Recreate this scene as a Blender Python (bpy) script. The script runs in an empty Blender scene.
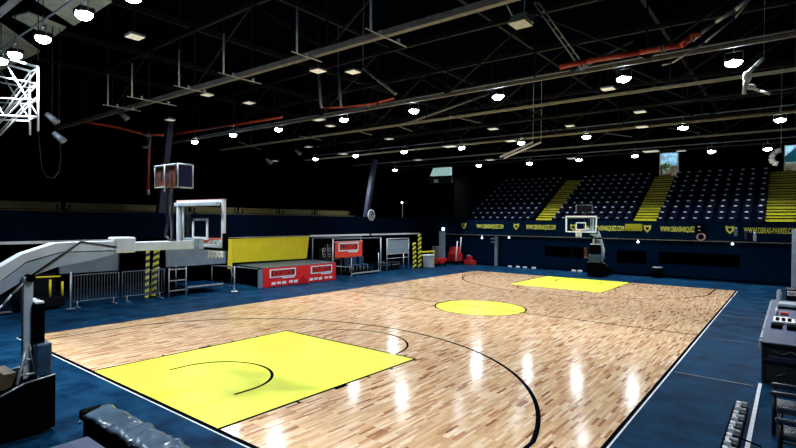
import bpy, bmesh, math, random
from mathutils import Vector, Matrix
random.seed(7)
SC = bpy.context.scene
COL = SC.collection
PI = math.pi

# ------------------------------------------------------------------ camera
F_PX, PPX, PPY = 509.65, 365.17, 223.38
CX, CY, CZ, YAW, PIT, ROL = 2.2148, -4.8955, 3.4797, -0.6978, -0.00512, 0.00915
CAM = Vector((CX, CY, CZ))
FWD = Vector((math.sin(YAW)*math.cos(PIT), math.cos(YAW)*math.cos(PIT), math.sin(PIT)))
r0 = FWD.cross(Vector((0, 0, 1))).normalized(); u0 = r0.cross(FWD)
RGT = r0*math.cos(ROL)+u0*math.sin(ROL); UPV = u0*math.cos(ROL)-r0*math.sin(ROL)
cd = bpy.data.cameras.new('camera'); cam = bpy.data.objects.new('camera', cd); COL.objects.link(cam)
cd.sensor_width = 36; cd.lens = F_PX/796*36
cd.shift_x = (398-PPX)/796; cd.shift_y = -(224-PPY)/796
cd.clip_start = 0.05; cd.clip_end = 200
m = Matrix((( RGT.x, UPV.x, -FWD.x, CX), (RGT.y, UPV.y, -FWD.y, CY), (RGT.z, UPV.z, -FWD.z, CZ), (0, 0, 0, 1)))
cam.matrix_world = m
SC.camera = cam

# ------------------------------------------------------------------ world and exposure
w = bpy.data.worlds.new('world'); SC.world = w; w.use_nodes = True
w.node_tree.nodes['Background'].inputs[0].default_value = (0.55, 0.75, 1.0, 1)
w.node_tree.nodes['Background'].inputs[1].default_value = 5.0
SC.view_settings.view_transform = 'Standard'; SC.view_settings.look = 'None'
SC.view_settings.exposure = 0.0; SC.view_settings.gamma = 1.0
SC.view_settings.use_curve_mapping = False
LAMP_W = 215.0          # watts of one floodlight
SC.cycles.use_denoising = True
SC.cycles.max_bounces = 6; SC.cycles.diffuse_bounces = 2; SC.cycles.glossy_bounces = 3
SC.cycles.sample_clamp_indirect = 6.0

def ray(u, v):
    return FWD + RGT*((u-PPX)/F_PX) - UPV*((v-PPY)/F_PX)
def on_x(u, v, x): d = ray(u, v); return CAM + d*((x-CX)/d.x)
def on_y(u, v, y): d = ray(u, v); return CAM + d*((y-CY)/d.y)
def on_z(u, v, z): d = ray(u, v); return CAM + d*((z-CZ)/d.z)

# ------------------------------------------------------------------ materials
def mat(name, col, rough=0.6, metal=0.0, var=0.15, scale=6.0, bump=0.0, emit=None, es=0.0, spec=0.5, coat=0.0):
    mt = bpy.data.materials.new(name); mt.use_nodes = True
    nt = mt.node_tree; b = nt.nodes['Principled BSDF']
    b.inputs['Roughness'].default_value = rough; b.inputs['Metallic'].default_value = metal
    b.inputs['Specular IOR Level'].default_value = spec
    b.inputs['Coat Weight'].default_value = coat
    tc = nt.nodes.new('ShaderNodeTexCoord'); nz = nt.nodes.new('ShaderNodeTexNoise')
    nz.inputs['Scale'].default_value = scale; nz.inputs['Detail'].default_value = 5
    nt.links.new(tc.outputs['Object'], nz.inputs['Vector'])
    cr = nt.nodes.new('ShaderNodeValToRGB')
    cr.color_ramp.elements[0].position = 0.3; cr.color_ramp.elements[1].position = 0.7
    cr.color_ramp.elements[0].color = (*[max(0, c*(1-var)) for c in col], 1)
    cr.color_ramp.elements[1].color = (*[min(1, c*(1+var)) for c in col], 1)
    nt.links.new(nz.outputs['Fac'], cr.inputs[0]); nt.links.new(cr.outputs[0], b.inputs['Base Color'])
    if bump:
        bp = nt.nodes.new('ShaderNodeBump'); bp.inputs['Strength'].default_value = bump
        nt.links.new(nz.outputs['Fac'], bp.inputs['Height']); nt.links.new(bp.outputs[0], b.inputs['Normal'])
    if emit:
        b.inputs['Emission Color'].default_value = (*emit, 1); b.inputs['Emission Strength'].default_value = es
    return mt
M = {}
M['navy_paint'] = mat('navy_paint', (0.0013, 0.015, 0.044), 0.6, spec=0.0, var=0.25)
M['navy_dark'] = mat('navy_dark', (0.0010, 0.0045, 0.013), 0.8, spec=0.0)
M['black'] = mat('black', (0.0008, 0.0009, 0.0013), 0.7, spec=0.02)
M['soot'] = mat('soot_black', (0.0003, 0.0003, 0.0005), 0.9, spec=0.0)
M['black_gloss'] = mat('black_gloss', (0.003, 0.0035, 0.005), 0.35, spec=0.2)
M['roof'] = mat('roof', (0.0006, 0.0013, 0.0038), 0.9, spec=0.0, var=0.4, scale=1.5)
M['roof_panel'] = mat('roof_panel', (0.30, 0.36, 0.36), 0.6, var=0.3, scale=2)
M['steel_dark'] = mat('steel_dark', (0.006, 0.006, 0.008), 0.6, 0.0, spec=0.2)
M['steel_blue'] = mat('steel_blue', (0.010, 0.014, 0.05), 0.45, 0.0)
M['steel_pale'] = mat('steel_pale', (0.18, 0.18, 0.19), 0.5, 0.0, var=0.25)
M['steel_cream'] = mat('steel_cream', (0.25, 0.24, 0.15), 0.5, 0.0, var=0.2)
M['galv'] = mat('galvanised', (0.5, 0.55, 0.6), 0.35, 0.4)
M['galv_dim'] = mat('galvanised_dim', (0.16, 0.19, 0.23), 0.4, 0.4)
M['white'] = mat('white_paint', (0.8, 0.83, 0.86), 0.4, var=0.05)
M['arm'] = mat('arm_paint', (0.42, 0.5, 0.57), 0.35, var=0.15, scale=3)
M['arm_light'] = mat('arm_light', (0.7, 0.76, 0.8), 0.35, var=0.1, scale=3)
M['grey_blue'] = mat('grey_blue', (0.16, 0.22, 0.28), 0.5, var=0.1)
M['deck_grey'] = mat('deck_grey', (0.045, 0.065, 0.075), 0.5, var=0.1)
M['grey_banner'] = mat('grey_banner', (0.2, 0.26, 0.31), 0.55, var=0.15, scale=2, bump=0.1)
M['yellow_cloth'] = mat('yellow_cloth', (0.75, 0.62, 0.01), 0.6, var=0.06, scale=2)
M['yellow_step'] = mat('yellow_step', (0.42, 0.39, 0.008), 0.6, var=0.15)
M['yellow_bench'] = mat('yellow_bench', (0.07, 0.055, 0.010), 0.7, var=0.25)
M['lime'] = mat('lime_print', (0.93, 1.0, 0.14), 0.5)
M['key_paint'] = mat('key_paint', (0.86, 0.90, 0.07), 0.35, var=0.05, scale=0.9, spec=0.08)
M['line_paint'] = mat('line_paint', (0.002, 0.003, 0.006), 0.6, spec=0.0)
M['line_white'] = mat('line_white', (0.75, 0.78, 0.8), 0.4)
M['red_print'] = mat('red_print', (0.75, 0.012, 0.015), 0.45, var=0.12)
M['red_orange'] = mat('red_orange', (0.85, 0.05, 0.02), 0.45, var=0.15)
M['red_dark'] = mat('red_dark', (0.10, 0.004, 0.006), 0.5)
M['red_machine'] = mat('red_machine', (0.45, 0.015, 0.015), 0.4)
M['red_pipe'] = mat('red_pipe', (0.42, 0.045, 0.02), 0.4, var=0.2)
M['orange_rim'] = mat('orange_rim', (0.75, 0.10, 0.04), 0.4)
M['pink_edge'] = mat('pink_edge', (0.75, 0.42, 0.42), 0.4)
M['clock_back'] = mat('clock_back', (0.20, 0.06, 0.035), 0.5, var=0.5, scale=9)
M['pad_blue'] = mat('pad_blue', (0.012, 0.045, 0.10), 0.4, var=0.3)
M['plywood'] = mat('plywood', (0.07, 0.045, 0.022), 0.6, var=0.3)
M['net'] = mat('net_cord', (0.8, 0.82, 0.84), 0.7)
M['led'] = mat('lamp_lens', (0.9, 0.95, 1), 0.3, emit=(0.75, 0.88, 1.0), es=60)
M['indicator'] = mat('indicator', (0.9, 0.95, 1), 0.3, emit=(0.85, 0.92, 1.0), es=2.5)
M['panel_glow'] = mat('panel_glow', (0.85, 0.86, 0.78), 0.5, emit=(1.0, 0.98, 0.85), es=0.35)  # added glow stands in for bounced light on unlit panels
M['table_top'] = mat('table_top', (0.025, 0.045, 0.11), 0.45, var=0.15)
M['table_front'] = mat('table_front', (0.005, 0.007, 0.012), 0.5)
M['seat_plastic'] = mat('seat_plastic', (0.0009, 0.0018, 0.009), 0.5, spec=0.03, var=0.3)
M['seat_glint'] = mat('seat_glint', (0.34, 0.40, 0.55), 0.3)  # pale colour painted in for light glinting on the seat tips
M['chair_pad'] = mat('chair_pad', (0.006, 0.012, 0.024), 0.25)
M['grime_steel'] = mat('grime_steel', (0.2, 0.19, 0.17), 0.5, 0.2, var=0.5)
M['day_wall'] = mat('day_wall', (0.55, 0.33, 0.17), 0.6, var=0.6, scale=1.5)
M['day_sky'] = mat('day_sky', (0.4, 0.6, 0.7), 0.6, var=0.6, scale=3)
M['day_green'] = mat('day_green', (0.3, 0.45, 0.25), 0.6, var=0.7, scale=5)
M['teal'] = mat('teal', (0.01, 0.25, 0.28), 0.5)
M['window_teal'] = mat('window_teal', (0.4, 0.55, 0.55), 0.4, emit=(0.35, 0.6, 0.6), es=0.6)

def glass(name, col, rough=0.05, alpha=0.85):
    mt = bpy.data.materials.new(name); mt.use_nodes = True; nt = mt.node_tree
    out = nt.nodes['Material Output']; nt.nodes.remove(nt.nodes['Principled BSDF'])
    tr = nt.nodes.new('ShaderNodeBsdfTransparent'); gl = nt.nodes.new('ShaderNodeBsdfGlossy'); mx = nt.nodes.new('ShaderNodeMixShader')
    tr.inputs[0].default_value = (*col, 1); gl.inputs['Roughness'].default_value = rough
    mx.inputs[0].default_value = 1-alpha
    nt.links.new(tr.outputs[0], mx.inputs[1]); nt.links.new(gl.outputs[0], mx.inputs[2]); nt.links.new(mx.outputs[0], out.inputs[0])
    return mt
M['glass'] = glass('board_glass', (0.93, 0.96, 0.97), 0.1, 0.95)

def wood_mat():
    mt = bpy.data.materials.new('parquet'); mt.use_nodes = True; nt = mt.node_tree
    b = nt.nodes['Principled BSDF']
    tc = nt.nodes.new('ShaderNodeTexCoord'); mp = nt.nodes.new('ShaderNodeMapping')
    mp.inputs['Rotation'].default_value = (0, 0, PI/2)
    nt.links.new(tc.outputs['Object'], mp.inputs[0])
    br = nt.nodes.new('ShaderNodeTexBrick')
    br.inputs['Color1'].default_value = (0, 0, 0, 1); br.inputs['Color2'].default_value = (1, 1, 1, 1)
    br.inputs['Mortar'].default_value = (0.35, 0.35, 0.35, 1)
    br.inputs['Scale'].default_value = 1.0; br.inputs['Mortar Size'].default_value = 0.0012
    br.inputs['Mortar Smooth'].default_value = 0.2
    br.inputs['Brick Width'].default_value = 0.42; br.inputs['Row Height'].default_value = 0.054
    br.offset = 0.37; br.offset_frequency = 3
    nt.links.new(mp.outputs[0], br.inputs['Vector'])
    cr = nt.nodes.new('ShaderNodeValToRGB'); e = cr.color_ramp.elements
    e[0].position = 0.0; e[0].color = (0.26, 0.10, 0.045, 1)
    e[1].position = 1.0; e[1].color = (0.92, 0.69, 0.48, 1)
    for p_, c_ in ((0.06, (0.46, 0.21, 0.105)), (0.18, (0.64, 0.36, 0.19)), (0.5, (0.73, 0.46, 0.245)), (0.8, (0.80, 0.55, 0.32))):
        k = e.new(p_); k.color = (*c_, 1)
    nt.links.new(br.outputs['Color'], cr.inputs[0])
    # grain along the planks
    mp2 = nt.nodes.new('ShaderNodeMapping'); mp2.inputs['Scale'].default_value = (28, 1.6, 1)
    nz = nt.nodes.new('ShaderNodeTexNoise'); nz.inputs['Scale'].default_value = 1.0; nz.inputs['Detail'].default_value = 6
    nt.links.new(tc.outputs['Object'], mp2.inputs[0]); nt.links.new(mp2.outputs[0], nz.inputs['Vector'])
    mr = nt.nodes.new('ShaderNodeMapRange'); mr.inputs['From Min'].default_value = 0.3; mr.inputs['From Max'].default_value = 0.7
    mr.inputs['To Min'].default_value = 0.78; mr.inputs['To Max'].default_value = 1.12
    nt.links.new(nz.outputs['Fac'], mr.inputs[0])
    mul = nt.nodes.new('ShaderNodeMixRGB'); mul.blend_type = 'MULTIPLY'; mul.inputs[0].default_value = 1
    nt.links.new(cr.outputs[0], mul.inputs[1]); nt.links.new(mr.outputs[0], mul.inputs[2])
    nt.links.new(mul.outputs[0], b.inputs['Base Color'])
    b.inputs['Roughness'].default_value = 0.27
    b.inputs['Specular IOR Level'].default_value = 0.27
    nz2 = nt.nodes.new('ShaderNodeTexNoise'); nz2.inputs['Scale'].default_value = 5; nt.links.new(tc.outputs['Object'], nz2.inputs['Vector'])
    mr2 = nt.nodes.new('ShaderNodeMapRange'); mr2.inputs['To Min'].default_value = 0.10; mr2.inputs['To Max'].default_value = 0.19
    nt.links.new(nz2.outputs['Fac'], mr2.inputs[0]); nt.links.new(mr2.outputs[0], b.inputs['Roughness'])
    return mt
M['parquet'] = wood_mat()

def blue_floor():
    mt = mat('blue_floor', (0.0065, 0.038, 0.095), 0.38, var=0.0)
    nt = mt.node_tree; b = nt.nodes['Principled BSDF']; b.inputs['Specular IOR Level'].default_value = 0.012
    cr = [n for n in nt.nodes if n.type == 'VALTORGB'][0]; nz = [n for n in nt.nodes if n.type == 'TEX_NOISE'][0]
    nz.inputs["Scale"].default_value = 1.5; nz.inputs['Detail'].default_value = 8; nz.inputs['Roughness'].default_value = 0.68
    cr.color_ramp.elements[0].position = 0.3; cr.color_ramp.elements[1].position = 0.72
    cr.color_ramp.elements[0].color = (0.0004, 0.0075, 0.025, 1); cr.color_ramp.elements[1].color = (0.009, 0.056, 0.125, 1)
    mr = nt.nodes.new('ShaderNodeMapRange'); mr.inputs['To Min'].default_value = 0.28; mr.inputs['To Max'].default_value = 0.55
    nt.links.new(nz.outputs['Fac'], mr.inputs[0]); nt.links.new(mr.outputs[0], b.inputs['Roughness'])
    return mt
M['blue_floor'] = blue_floor()

def stripes(name, c1, c2, scale, rot):
    mt = mat(name, c1, 0.5, var=0); nt = mt.node_tree; b = nt.nodes['Principled BSDF']
    tc = nt.nodes.new('ShaderNodeTexCoord'); mp = nt.nodes.new('ShaderNodeMapping'); mp.inputs['Rotation'].default_value = rot
    wv = nt.nodes.new('ShaderNodeTexWave'); wv.inputs['Scale'].default_value = scale; wv.bands_direction = 'Z'
    cr = nt.nodes.new('ShaderNodeValToRGB'); cr.color_ramp.interpolation = 'CONSTANT'
    cr.color_ramp.elements[0].color = (*c1, 1); cr.color_ramp.elements[1].position = 0.5; cr.color_ramp.elements[1].color = (*c2, 1)
    nt.links.new(tc.outputs['Object'], mp.inputs[0]); nt.links.new(mp.outputs[0], wv.inputs['Vector'])
    nt.links.new(wv.outputs['Fac'], cr.inputs[0]); nt.links.new(cr.outputs[0], b.inputs['Base Color'])
    return mt
M['hazard'] = stripes('hazard_stripe', (0.01, 0.01, 0.01), (0.85, 0.80, 0.06), 1.25, (0, 0.7, 0))

# ------------------------------------------------------------------ mesh builder
class MB:
    def __init__(s): s.bm = bmesh.new()
    def box(s, a, b):
        x0, y0, z0 = [min(p, q) for p, q in zip(a, b)]; x1, y1, z1 = [max(p, q) for p, q in zip(a, b)]
        v = [s.bm.verts.new(p) for p in ((x0,y0,z0),(x1,y0,z0),(x1,y1,z0),(x0,y1,z0),(x0,y0,z1),(x1,y0,z1),(x1,y1,z1),(x0,y1,z1))]
        for f in ((3,2,1,0),(4,5,6,7),(0,1,5,4),(1,2,6,5),(2,3,7,6),(3,0,4,7)): s.bm.faces.new([v[i] for i in f])
        return s
    def bbox(s, a, b, r=0.01, seg=2):      # bevelled box
        n0 = len(s.bm.verts); t = MB().box(a, b)
        bmesh.ops.bevel(t.bm, geom=t.bm.edges[:], offset=r, segments=seg, profile=0.5, affect='EDGES')
        s.add(t); return s
    def add(s, t):
        mp = {}
        for v in t.bm.verts: mp[v] = s.bm.verts.new(v.co)
        for f in t.bm.faces:
            g = s.bm.faces.new([mp[v] for v in f.verts]); g.smooth = f.smooth
        t.bm.free(); return s
    def tube(s, p, q, r, n=8, r2=None):
        p, q = Vector(p), Vector(q); d = (q-p)
        if d.length < 1e-6: return s
        d.normalize(); a = d.orthogonal().normalized(); b = d.cross(a); r2 = r if r2 is None else r2
        A = [s.bm.verts.new(p+(a*math.cos(2*PI*i/n)+b*math.sin(2*PI*i/n))*r) for i in range(n)]
        B = [s.bm.verts.new(q+(a*math.cos(2*PI*i/n)+b*math.sin(2*PI*i/n))*r2) for i in range(n)]
        for i in range(n):
            f = s.bm.faces.new((A[i], A[(i+1) % n], B[(i+1) % n], B[i])); f.smooth = n > 6
        s.bm.faces.new(A[::-1]); s.bm.faces.new(B); return s
    def path(s, pts, r, n=8):
        for i in range(len(pts)-1): s.tube(pts[i], pts[i+1], r, n)
        return s
    def bar(s, p, q, w_, h_):               # rectangular bar from p to q
        p, q = Vector(p), Vector(q); d = (q-p).normalized()
        a = d.cross(Vector((0, 0, 1)))
        a = Vector((1, 0, 0)) if a.length < 1e-3 else a.normalized()
        b = a.cross(d)
        P = [[s.bm.verts.new(c+a*(i*w_/2)+b*(j*h_/2)) for i, j in ((-1,-1),(1,-1),(1,1),(-1,1))] for c in (p, q)]
        for i in range(4): s.bm.faces.new((P[0][i], P[0][(i+1) % 4], P[1][(i+1) % 4], P[1][i]))
        s.bm.faces.new(P[0][::-1]); s.bm.faces.new(P[1]); return s
    def prism(s, pts, off):                  # polygon (3-D points) extruded by off
        off = Vector(off); A = [s.bm.verts.new(Vector(p)) for p in pts]; B = [s.bm.verts.new(Vector(p)+off) for p in pts]
        n = len(A)
        for i in range(n): s.bm.faces.new((A[i], A[(i+1) % n], B[(i+1) % n], B[i]))
        s.bm.faces.new(A[::-1]); s.bm.faces.new(B); return s
    def ring(s, c, R, r, nrm=(0,0,1), n=28, m_=6, a0=0, a1=2*PI):
        nrm = Vector(nrm).normalized(); a = nrm.orthogonal().normalized(); b = nrm.cross(a)
        pts = [Vector(c)+(a*math.cos(a0+(a1-a0)*i/n)+b*math.sin(a0+(a1-a0)*i/n))*R for i in range(n+1)]
        return s.path(pts, r, m_)
    def sphere(s, c, r, sc=(1,1,1), seg=12):
        t = MB(); bmesh.ops.create_uvsphere(t.bm, u_segments=seg, v_segments=max(6, seg//2+2), radius=r)
        for v in t.bm.verts: v.co = Vector((v.co.x*sc[0], v.co.y*sc[1], v.co.z*sc[2]))+Vector(c)
        for f in t.bm.faces: f.smooth = True
        return s.add(t)
    def flat(s, pts):
        s.bm.faces.new([s.bm.verts.new(Vector(p)) for p in pts]); return s
    def build(s, name, mt, parent=None, local=False):
        bmesh.ops.recalc_face_normals(s.bm, faces=s.bm.faces[:])
        me = bpy.data.meshes.new(name); 
        root = parent
        while root is not None and root.parent is not None: root = root.parent
        ob = bpy.data.objects.new(name, me)
        if parent is None and not local:
            xs = [v.co for v in s.bm.verts]
            lo = [min(c[i] for c in xs) for i in range(3)]; hi = [max(c[i] for c in xs) for i in range(3)]
            o = Vector(((lo[0]+hi[0])/2, (lo[1]+hi[1])/2, lo[2]))
            for v in s.bm.verts: v.co -= o
            ob.location = o
        elif parent is not None and not local:
            inv = (Matrix.Translation(root.location) @ root.rotation_euler.to_matrix().to_4x4()).inverted()
            if parent is not root: inv = Matrix.Translation(parent.location).inverted() @ inv
            for v in s.bm.verts: v.co = inv @ v.co
        s.bm.to_mesh(me); s.bm.free(); me.materials.append(M[mt] if isinstance(mt, str) else mt)
        COL.objects.link(ob)
        if parent is not None: ob.parent = parent
        return ob

def thing(name, label, cat, loc=(0, 0, 0), rz=0, group=None):
    o = bpy.data.objects.new(name, None); COL.objects.link(o); o.empty_display_size = 0.2
    o.location = loc; o.rotation_euler = (0, 0, rz); o['label'] = label; o['category'] = cat
    if group: o['group'] = group
    return o
def tag(o, label, cat, group=None, kind=None):
    o['label'] = label; o['category'] = cat
    if group: o['group'] = group
    if kind: o['kind'] = kind
    return o
def struct(o): o['kind'] = 'structure'; return o
KIDS = {}
def copy_tree(o, label=None, parent=None):
    c = o.copy(); COL.objects.link(c)
    if parent is not None: c.parent = parent
    if label: c['label'] = label
    for ch in list(o.children): copy_tree(ch, None, c)
    return c
ORD = ['first','second','third','fourth','fifth','sixth','seventh','eighth','ninth','tenth','eleventh','twelfth','thirteenth',
       'fourteenth','fifteenth','sixteenth','seventeenth','eighteenth','nineteenth','twentieth','twenty-first','twenty-second','twenty-third','twenty-fourth']
def text_mesh(txt, h, depth=0.006, width=None):
    cu = bpy.data.curves.new('t', 'FONT'); cu.body = txt; cu.size = h/0.7; cu.extrude = depth/2; cu.align_x = 'CENTER'; cu.offset = 0.012
    ob = bpy.data.objects.new('t', cu); COL.objects.link(ob)
    dg = bpy.context.evaluated_depsgraph_get(); me = bpy.data.meshes.new_from_object(ob.evaluated_get(dg))
    bpy.data.objects.remove(ob); bpy.data.curves.remove(cu)
    t = MB(); t.bm.from_mesh(me); bpy.data.meshes.remove(me)
    if width:
        xs = [v.co.x for v in t.bm.verts]; k = width/(max(xs)-min(xs))
        for v in t.bm.verts: v.co.x *= k
    return t
def put(t, M4):
    for v in t.bm.verts: v.co = M4 @ v.co
    return t

# ================================================================== SETTING
struct(MB().box((-32, -9, -0.2), (6, 50, -0.012)).build('floor', 'blue_floor'))
ct = struct(MB().box((-15, 0, -0.012), (0, 28, 0.0)).build('floor_court', 'parquet'))
ct['label'] = 'pale parquet basketball court in the middle of the navy floor'
# painted areas and lines of the court
LW = 0.065
def ln(mb, a, b, w_=LW, z=0.003, h=0.0015):
    a, b = Vector((*a, z)), Vector((*b, z)); mb.bar(a, b, w_, h)
def arc(mb, c, R, a0, a1, w_=LW, z=0.003, n=64):
    for i in range(n):
        t0, t1 = a0+(a1-a0)*i/n, a0+(a1-a0)*(i+1)/n
        q = []
        for t_, r_ in ((t0, R-w_/2), (t0, R+w_/2), (t1, R+w_/2), (t1, R-w_/2)): q.append((c[0]+r_*math.cos(t_), c[1]+r_*math.sin(t_), z))
        mb.flat(q)
for sgn, y0 in ((1, 0), (-1, 28)):
    Y = lambda y: y0+sgn*y
    MB().box((-9.95, Y(0), 0.0), (-5.05, Y(5.8), 0.0015)).build('key_area', 'key_paint', ct)
    L = MB()
    ln(L, (-9.95, Y(0)), (-9.95, Y(5.8))); ln(L, (-5.05, Y(0)), (-5.05, Y(5.8))); ln(L, (-9.98, Y(5.8)), (-5.02, Y(5.8)))
    for sx in (-1, 1):
        for yy, ww in ((1.75, .06), (2.95, .38), (3.85, .06), (4.7, .06)):
            ln(L, (-7.5+sx*2.45, Y(yy)), (-7.5+sx*2.57, Y(yy)), ww)
    L.build('key_line', 'line_paint', ct)
    L = MB(); arc(L, (-7.5, Y(1.575)), 1.25, 0.0, sgn*PI, 0.07, 0.004); ln(L, (-8.75, Y(1.2)), (-8.75, Y(1.575)), .07, .004); ln(L, (-6.25, Y(1.2)), (-6.25, Y(1.575)), .07, .004); L.build('charge_arc', 'line_paint', ct)
    L = MB(); arc(L, (-7.5, Y(5.8)), 1.8, 0.0, sgn*PI, 0.065, 0.003); L.build('free_throw_arc', 'line_paint', ct)
    R3 = 6.75; a_ = math.acos(6.6/R3); yc = 1.575+R3*math.sin(a_)
    L = MB(); arc(L, (-7.5, Y(1.575)), R3, sgn*a_, sgn*(PI-a_), 0.085, 0.003, 120)
    ln(L, (-14.1, Y(0)), (-14.1, Y(yc)), .075); ln(L, (-0.9, Y(0)), (-0.9, Y(yc)), .075); L.build('three_point_line', 'line_paint', ct)
L = MB(); n = 64
L.flat([(-7.5+1.8*math.cos(2*PI*i/n), 14+1.8*math.sin(2*PI*i/n), 0.0015) for i in range(n)]); L.build('centre_circle', 'key_paint', ct)
L = MB(); arc(L, (-7.5, 14), 1.8, 0, 2*PI, 0.07); L.build('circle_line', 'line_paint', ct)
L = MB(); ln(L, (-15, 14), (0, 14), 0.075); L.build('half_way_line', 'line_paint', ct)
L = MB(); ln(L, (-15, -.0), (0.03, -.0), 0.07); ln(L, (-15, 28), (0, 28), 0.07); ln(L, (0, 0), (0, 28), 0.06); ln(L, (-15, 0), (-15, 28), 0.03); L.build('boundary_line', 'line_paint', ct)
L = MB(); ln(L, (-15, -.06), (0.07, -.06), 0.028, -.008); ln(L, (.052, 0), (.052, 28), 0.03, -.008); L.build('border_strip', 'line_white', ct)
# seams across the navy floor
L = MB(); ln(L, (0.12, 9.0), (1.6, 8.95), 0.035, -.010); ln(L, (0.12, 18.9), (1.7, 18.85), 0.03, -.010); ln(L, (0.12, 13.9), (1.7, 13.9), 0.012, -.010)
struct(L.build('trim_floor_seam', 'grime_steel'))
struct(MB().box((1.68, 2.6, -0.012), (1.74, 9.2, 0.01)).build('trim_floor_strip', 'line_white'))

# outer walls and roof
struct(MB().box((-32.2, -9, -0.2), (-32, 42.9, 11.2)).build('wall_left', 'soot'))
struct(MB().box((6, -9, -0.2), (6.2, 42.9, 11.2)).build('wall_right', 'soot'))
struct(MB().box((-32.2, -9.2, -0.2), (6.2, -9, 11.2)).build('wall_near', 'soot'))
struct(MB().box((-32.2, -9.2, 11.0), (6.2, 42.9, 11.2)).build('ceiling', 'roof'))
# far wall with openings (under the stand)
struct(MB().box((-32, 33.0, -0.01), (-21, 33.2, 2.7)).build('wall_far_left', 'soot'))
fw = MB()
WIN = [(-12.0, -8.8, 0.95, 1.72), (-7.0, -5.2, 0.78, 1.62), (-4.45, -0.2, 0.86, 1.64)]
xs = [-21.0]+[v for q in WIN for v in q[:2]]+[6.0]
yF0, yF1 = 33.0, 33.2
for i in range(0, len(xs), 2): fw.box((xs[i], yF0, -0.01), (xs[i+1], yF1, 2.45))
for a, b, z0, z1 in WIN: fw.box((a, yF0, -0.01), (b, yF1, z0)); fw.box((a, yF0, z1), (b, yF1, 2.45))
struct(fw.build('wall_far', 'navy_paint'))
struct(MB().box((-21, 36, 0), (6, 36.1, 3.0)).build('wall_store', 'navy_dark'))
fr = MB()
for a, b, z0, z1 in WIN:
    fr.box((a, yF0-.03, z0-.05), (b, yF0, z0)); fr.box((a, yF0-.03, z1), (b, yF0, z1+.05))
    fr.box((a-.05, yF0-.03, z0-.05), (a, yF0, z1+.05)); fr.box((b, yF0-.03, z0-.05), (b+.05, yF0, z1+.05))
struct(fr.build('trim_opening', 'navy_paint'))
struct(MB().box((-25, 32.95, -0.011), (6, 32.99, 0.12)).build('baseboard_far', 'navy_dark'))
# fascia of the far stand and of the left balcony
struct(MB().box((-21, 32.5, 2.45), (6, 32.7, 3.62)).box((-21, 32.7, 2.45), (6, 33.6, 2.6)).build('wall_far_fascia', 'navy_paint'))
struct(MB().box((-21, 32.44, 2.40), (6, 32.5, 2.45)).build('trim_far', 'grime_steel'))
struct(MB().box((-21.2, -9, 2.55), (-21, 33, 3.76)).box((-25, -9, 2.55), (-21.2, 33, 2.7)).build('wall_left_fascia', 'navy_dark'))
tl = MB()
for a, b in ((-9, 5.3), (17.3, 23.2), (23.45, 29.6)): tl.box((-21.0, a, 2.44), (-20.93, b, 2.55))
struct(tl.build('trim_left', 'white'))
struct(MB().box((-25.2, -9, 0), (-25, 33, 2.55)).build('wall_left_store', 'soot'))
# far terraces
RISE, RUN, Z0, Y0 = 0.40, 0.80, 3.05, 33.0
NR = 10
tr_ = MB()
for i in range(NR+1): tr_.box((-30, Y0+RUN*i, 2.6), (6, Y0+RUN*(i+1), Z0+RISE*i))
struct(tr_.build('terrace_far', 'navy_dark'))
tr_ = MB()
for i in range(6): tr_.box((-21.6-.8*i, -9, 2.7), (-22.4-.8*i, 33, 3.35+.4*i))
struct(tr_.build('terrace_left', 'soot'))
zt = Z0+RISE*(NR+1)
# back wall of the stand with two doorways
D = [(-6.05, -4.7, 6.95, 9.15), (1.7, 3.8, 7.0, 9.1)]
yB = 41.8
bw = MB(); bw.box((-32, yB, 2.6), (D[0][0], yB+.3, 11)); bw.box((D[0][1], yB, 2.6), (D[1][0], yB+.3, 11)); bw.box((D[1][1], yB, 2.6), (6, yB+.3, 11))
for a, b, z0, z1 in D: bw.box((a, yB, 2.6), (b, yB+.3, z0)); bw.box((a, yB, z1), (b, yB+.3, 11))
struct(bw.build('wall_back', 'soot'))
# outdoor view behind the doorways
struct(MB().box((-9, 45.6, 2), (4, 45.8, 10.4)).build('wall_outdoor_pale', 'day_sky'))
struct(MB().box((-8, 44.6, 2), (-5.2, 44.8, 8.35)).build('wall_outdoor', 'day_wall'))
struct(MB().box((-5.2, 44.3, 2), (-3.0, 44.5, 9.9)).build('wall_outdoor_grey', 'day_sky'))
struct(MB().box((0.6, 44.6, 2), (4.6, 44.8, 8.1)).build('wall_outdoor_brick', 'day_wall'))
struct(MB().prism([(1.3, 44.0, 8.1), (4.6, 44.0, 8.1), (4.6, 44.0, 9.9), (2.9, 44.0, 9.7)], (0, .1, 0)).build('trim_outdoor_canopy', 'teal'))
struct(MB().box((-7.2, 43.6, 2), (-5.5, 44.5, 7.6)).build('wall_planter', 'day_wall'))
g = MB()
for k in range(26): g.sphere((random.uniform(-6.7, -5.7), random.uniform(43.9, 44.3), random.uniform(7.79, 8.5)), random.uniform(.1, .22), seg=8)
tag(g.build('shrub', 'day_green'), 'green shrub in daylight seen through the left upper doorway of the stand', 'shrub')
df = MB()
for a, b, z0, z1 in D:
    df.box((a, yB-.03, z0), (a+.06, yB, z1)); df.box((b-.06, yB-.03, z0), (b, yB, z1)); df.box((a, yB-.03, z1-.06), (b, yB, z1))
struct(df.build('trim_doorway', 'white'))

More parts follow.
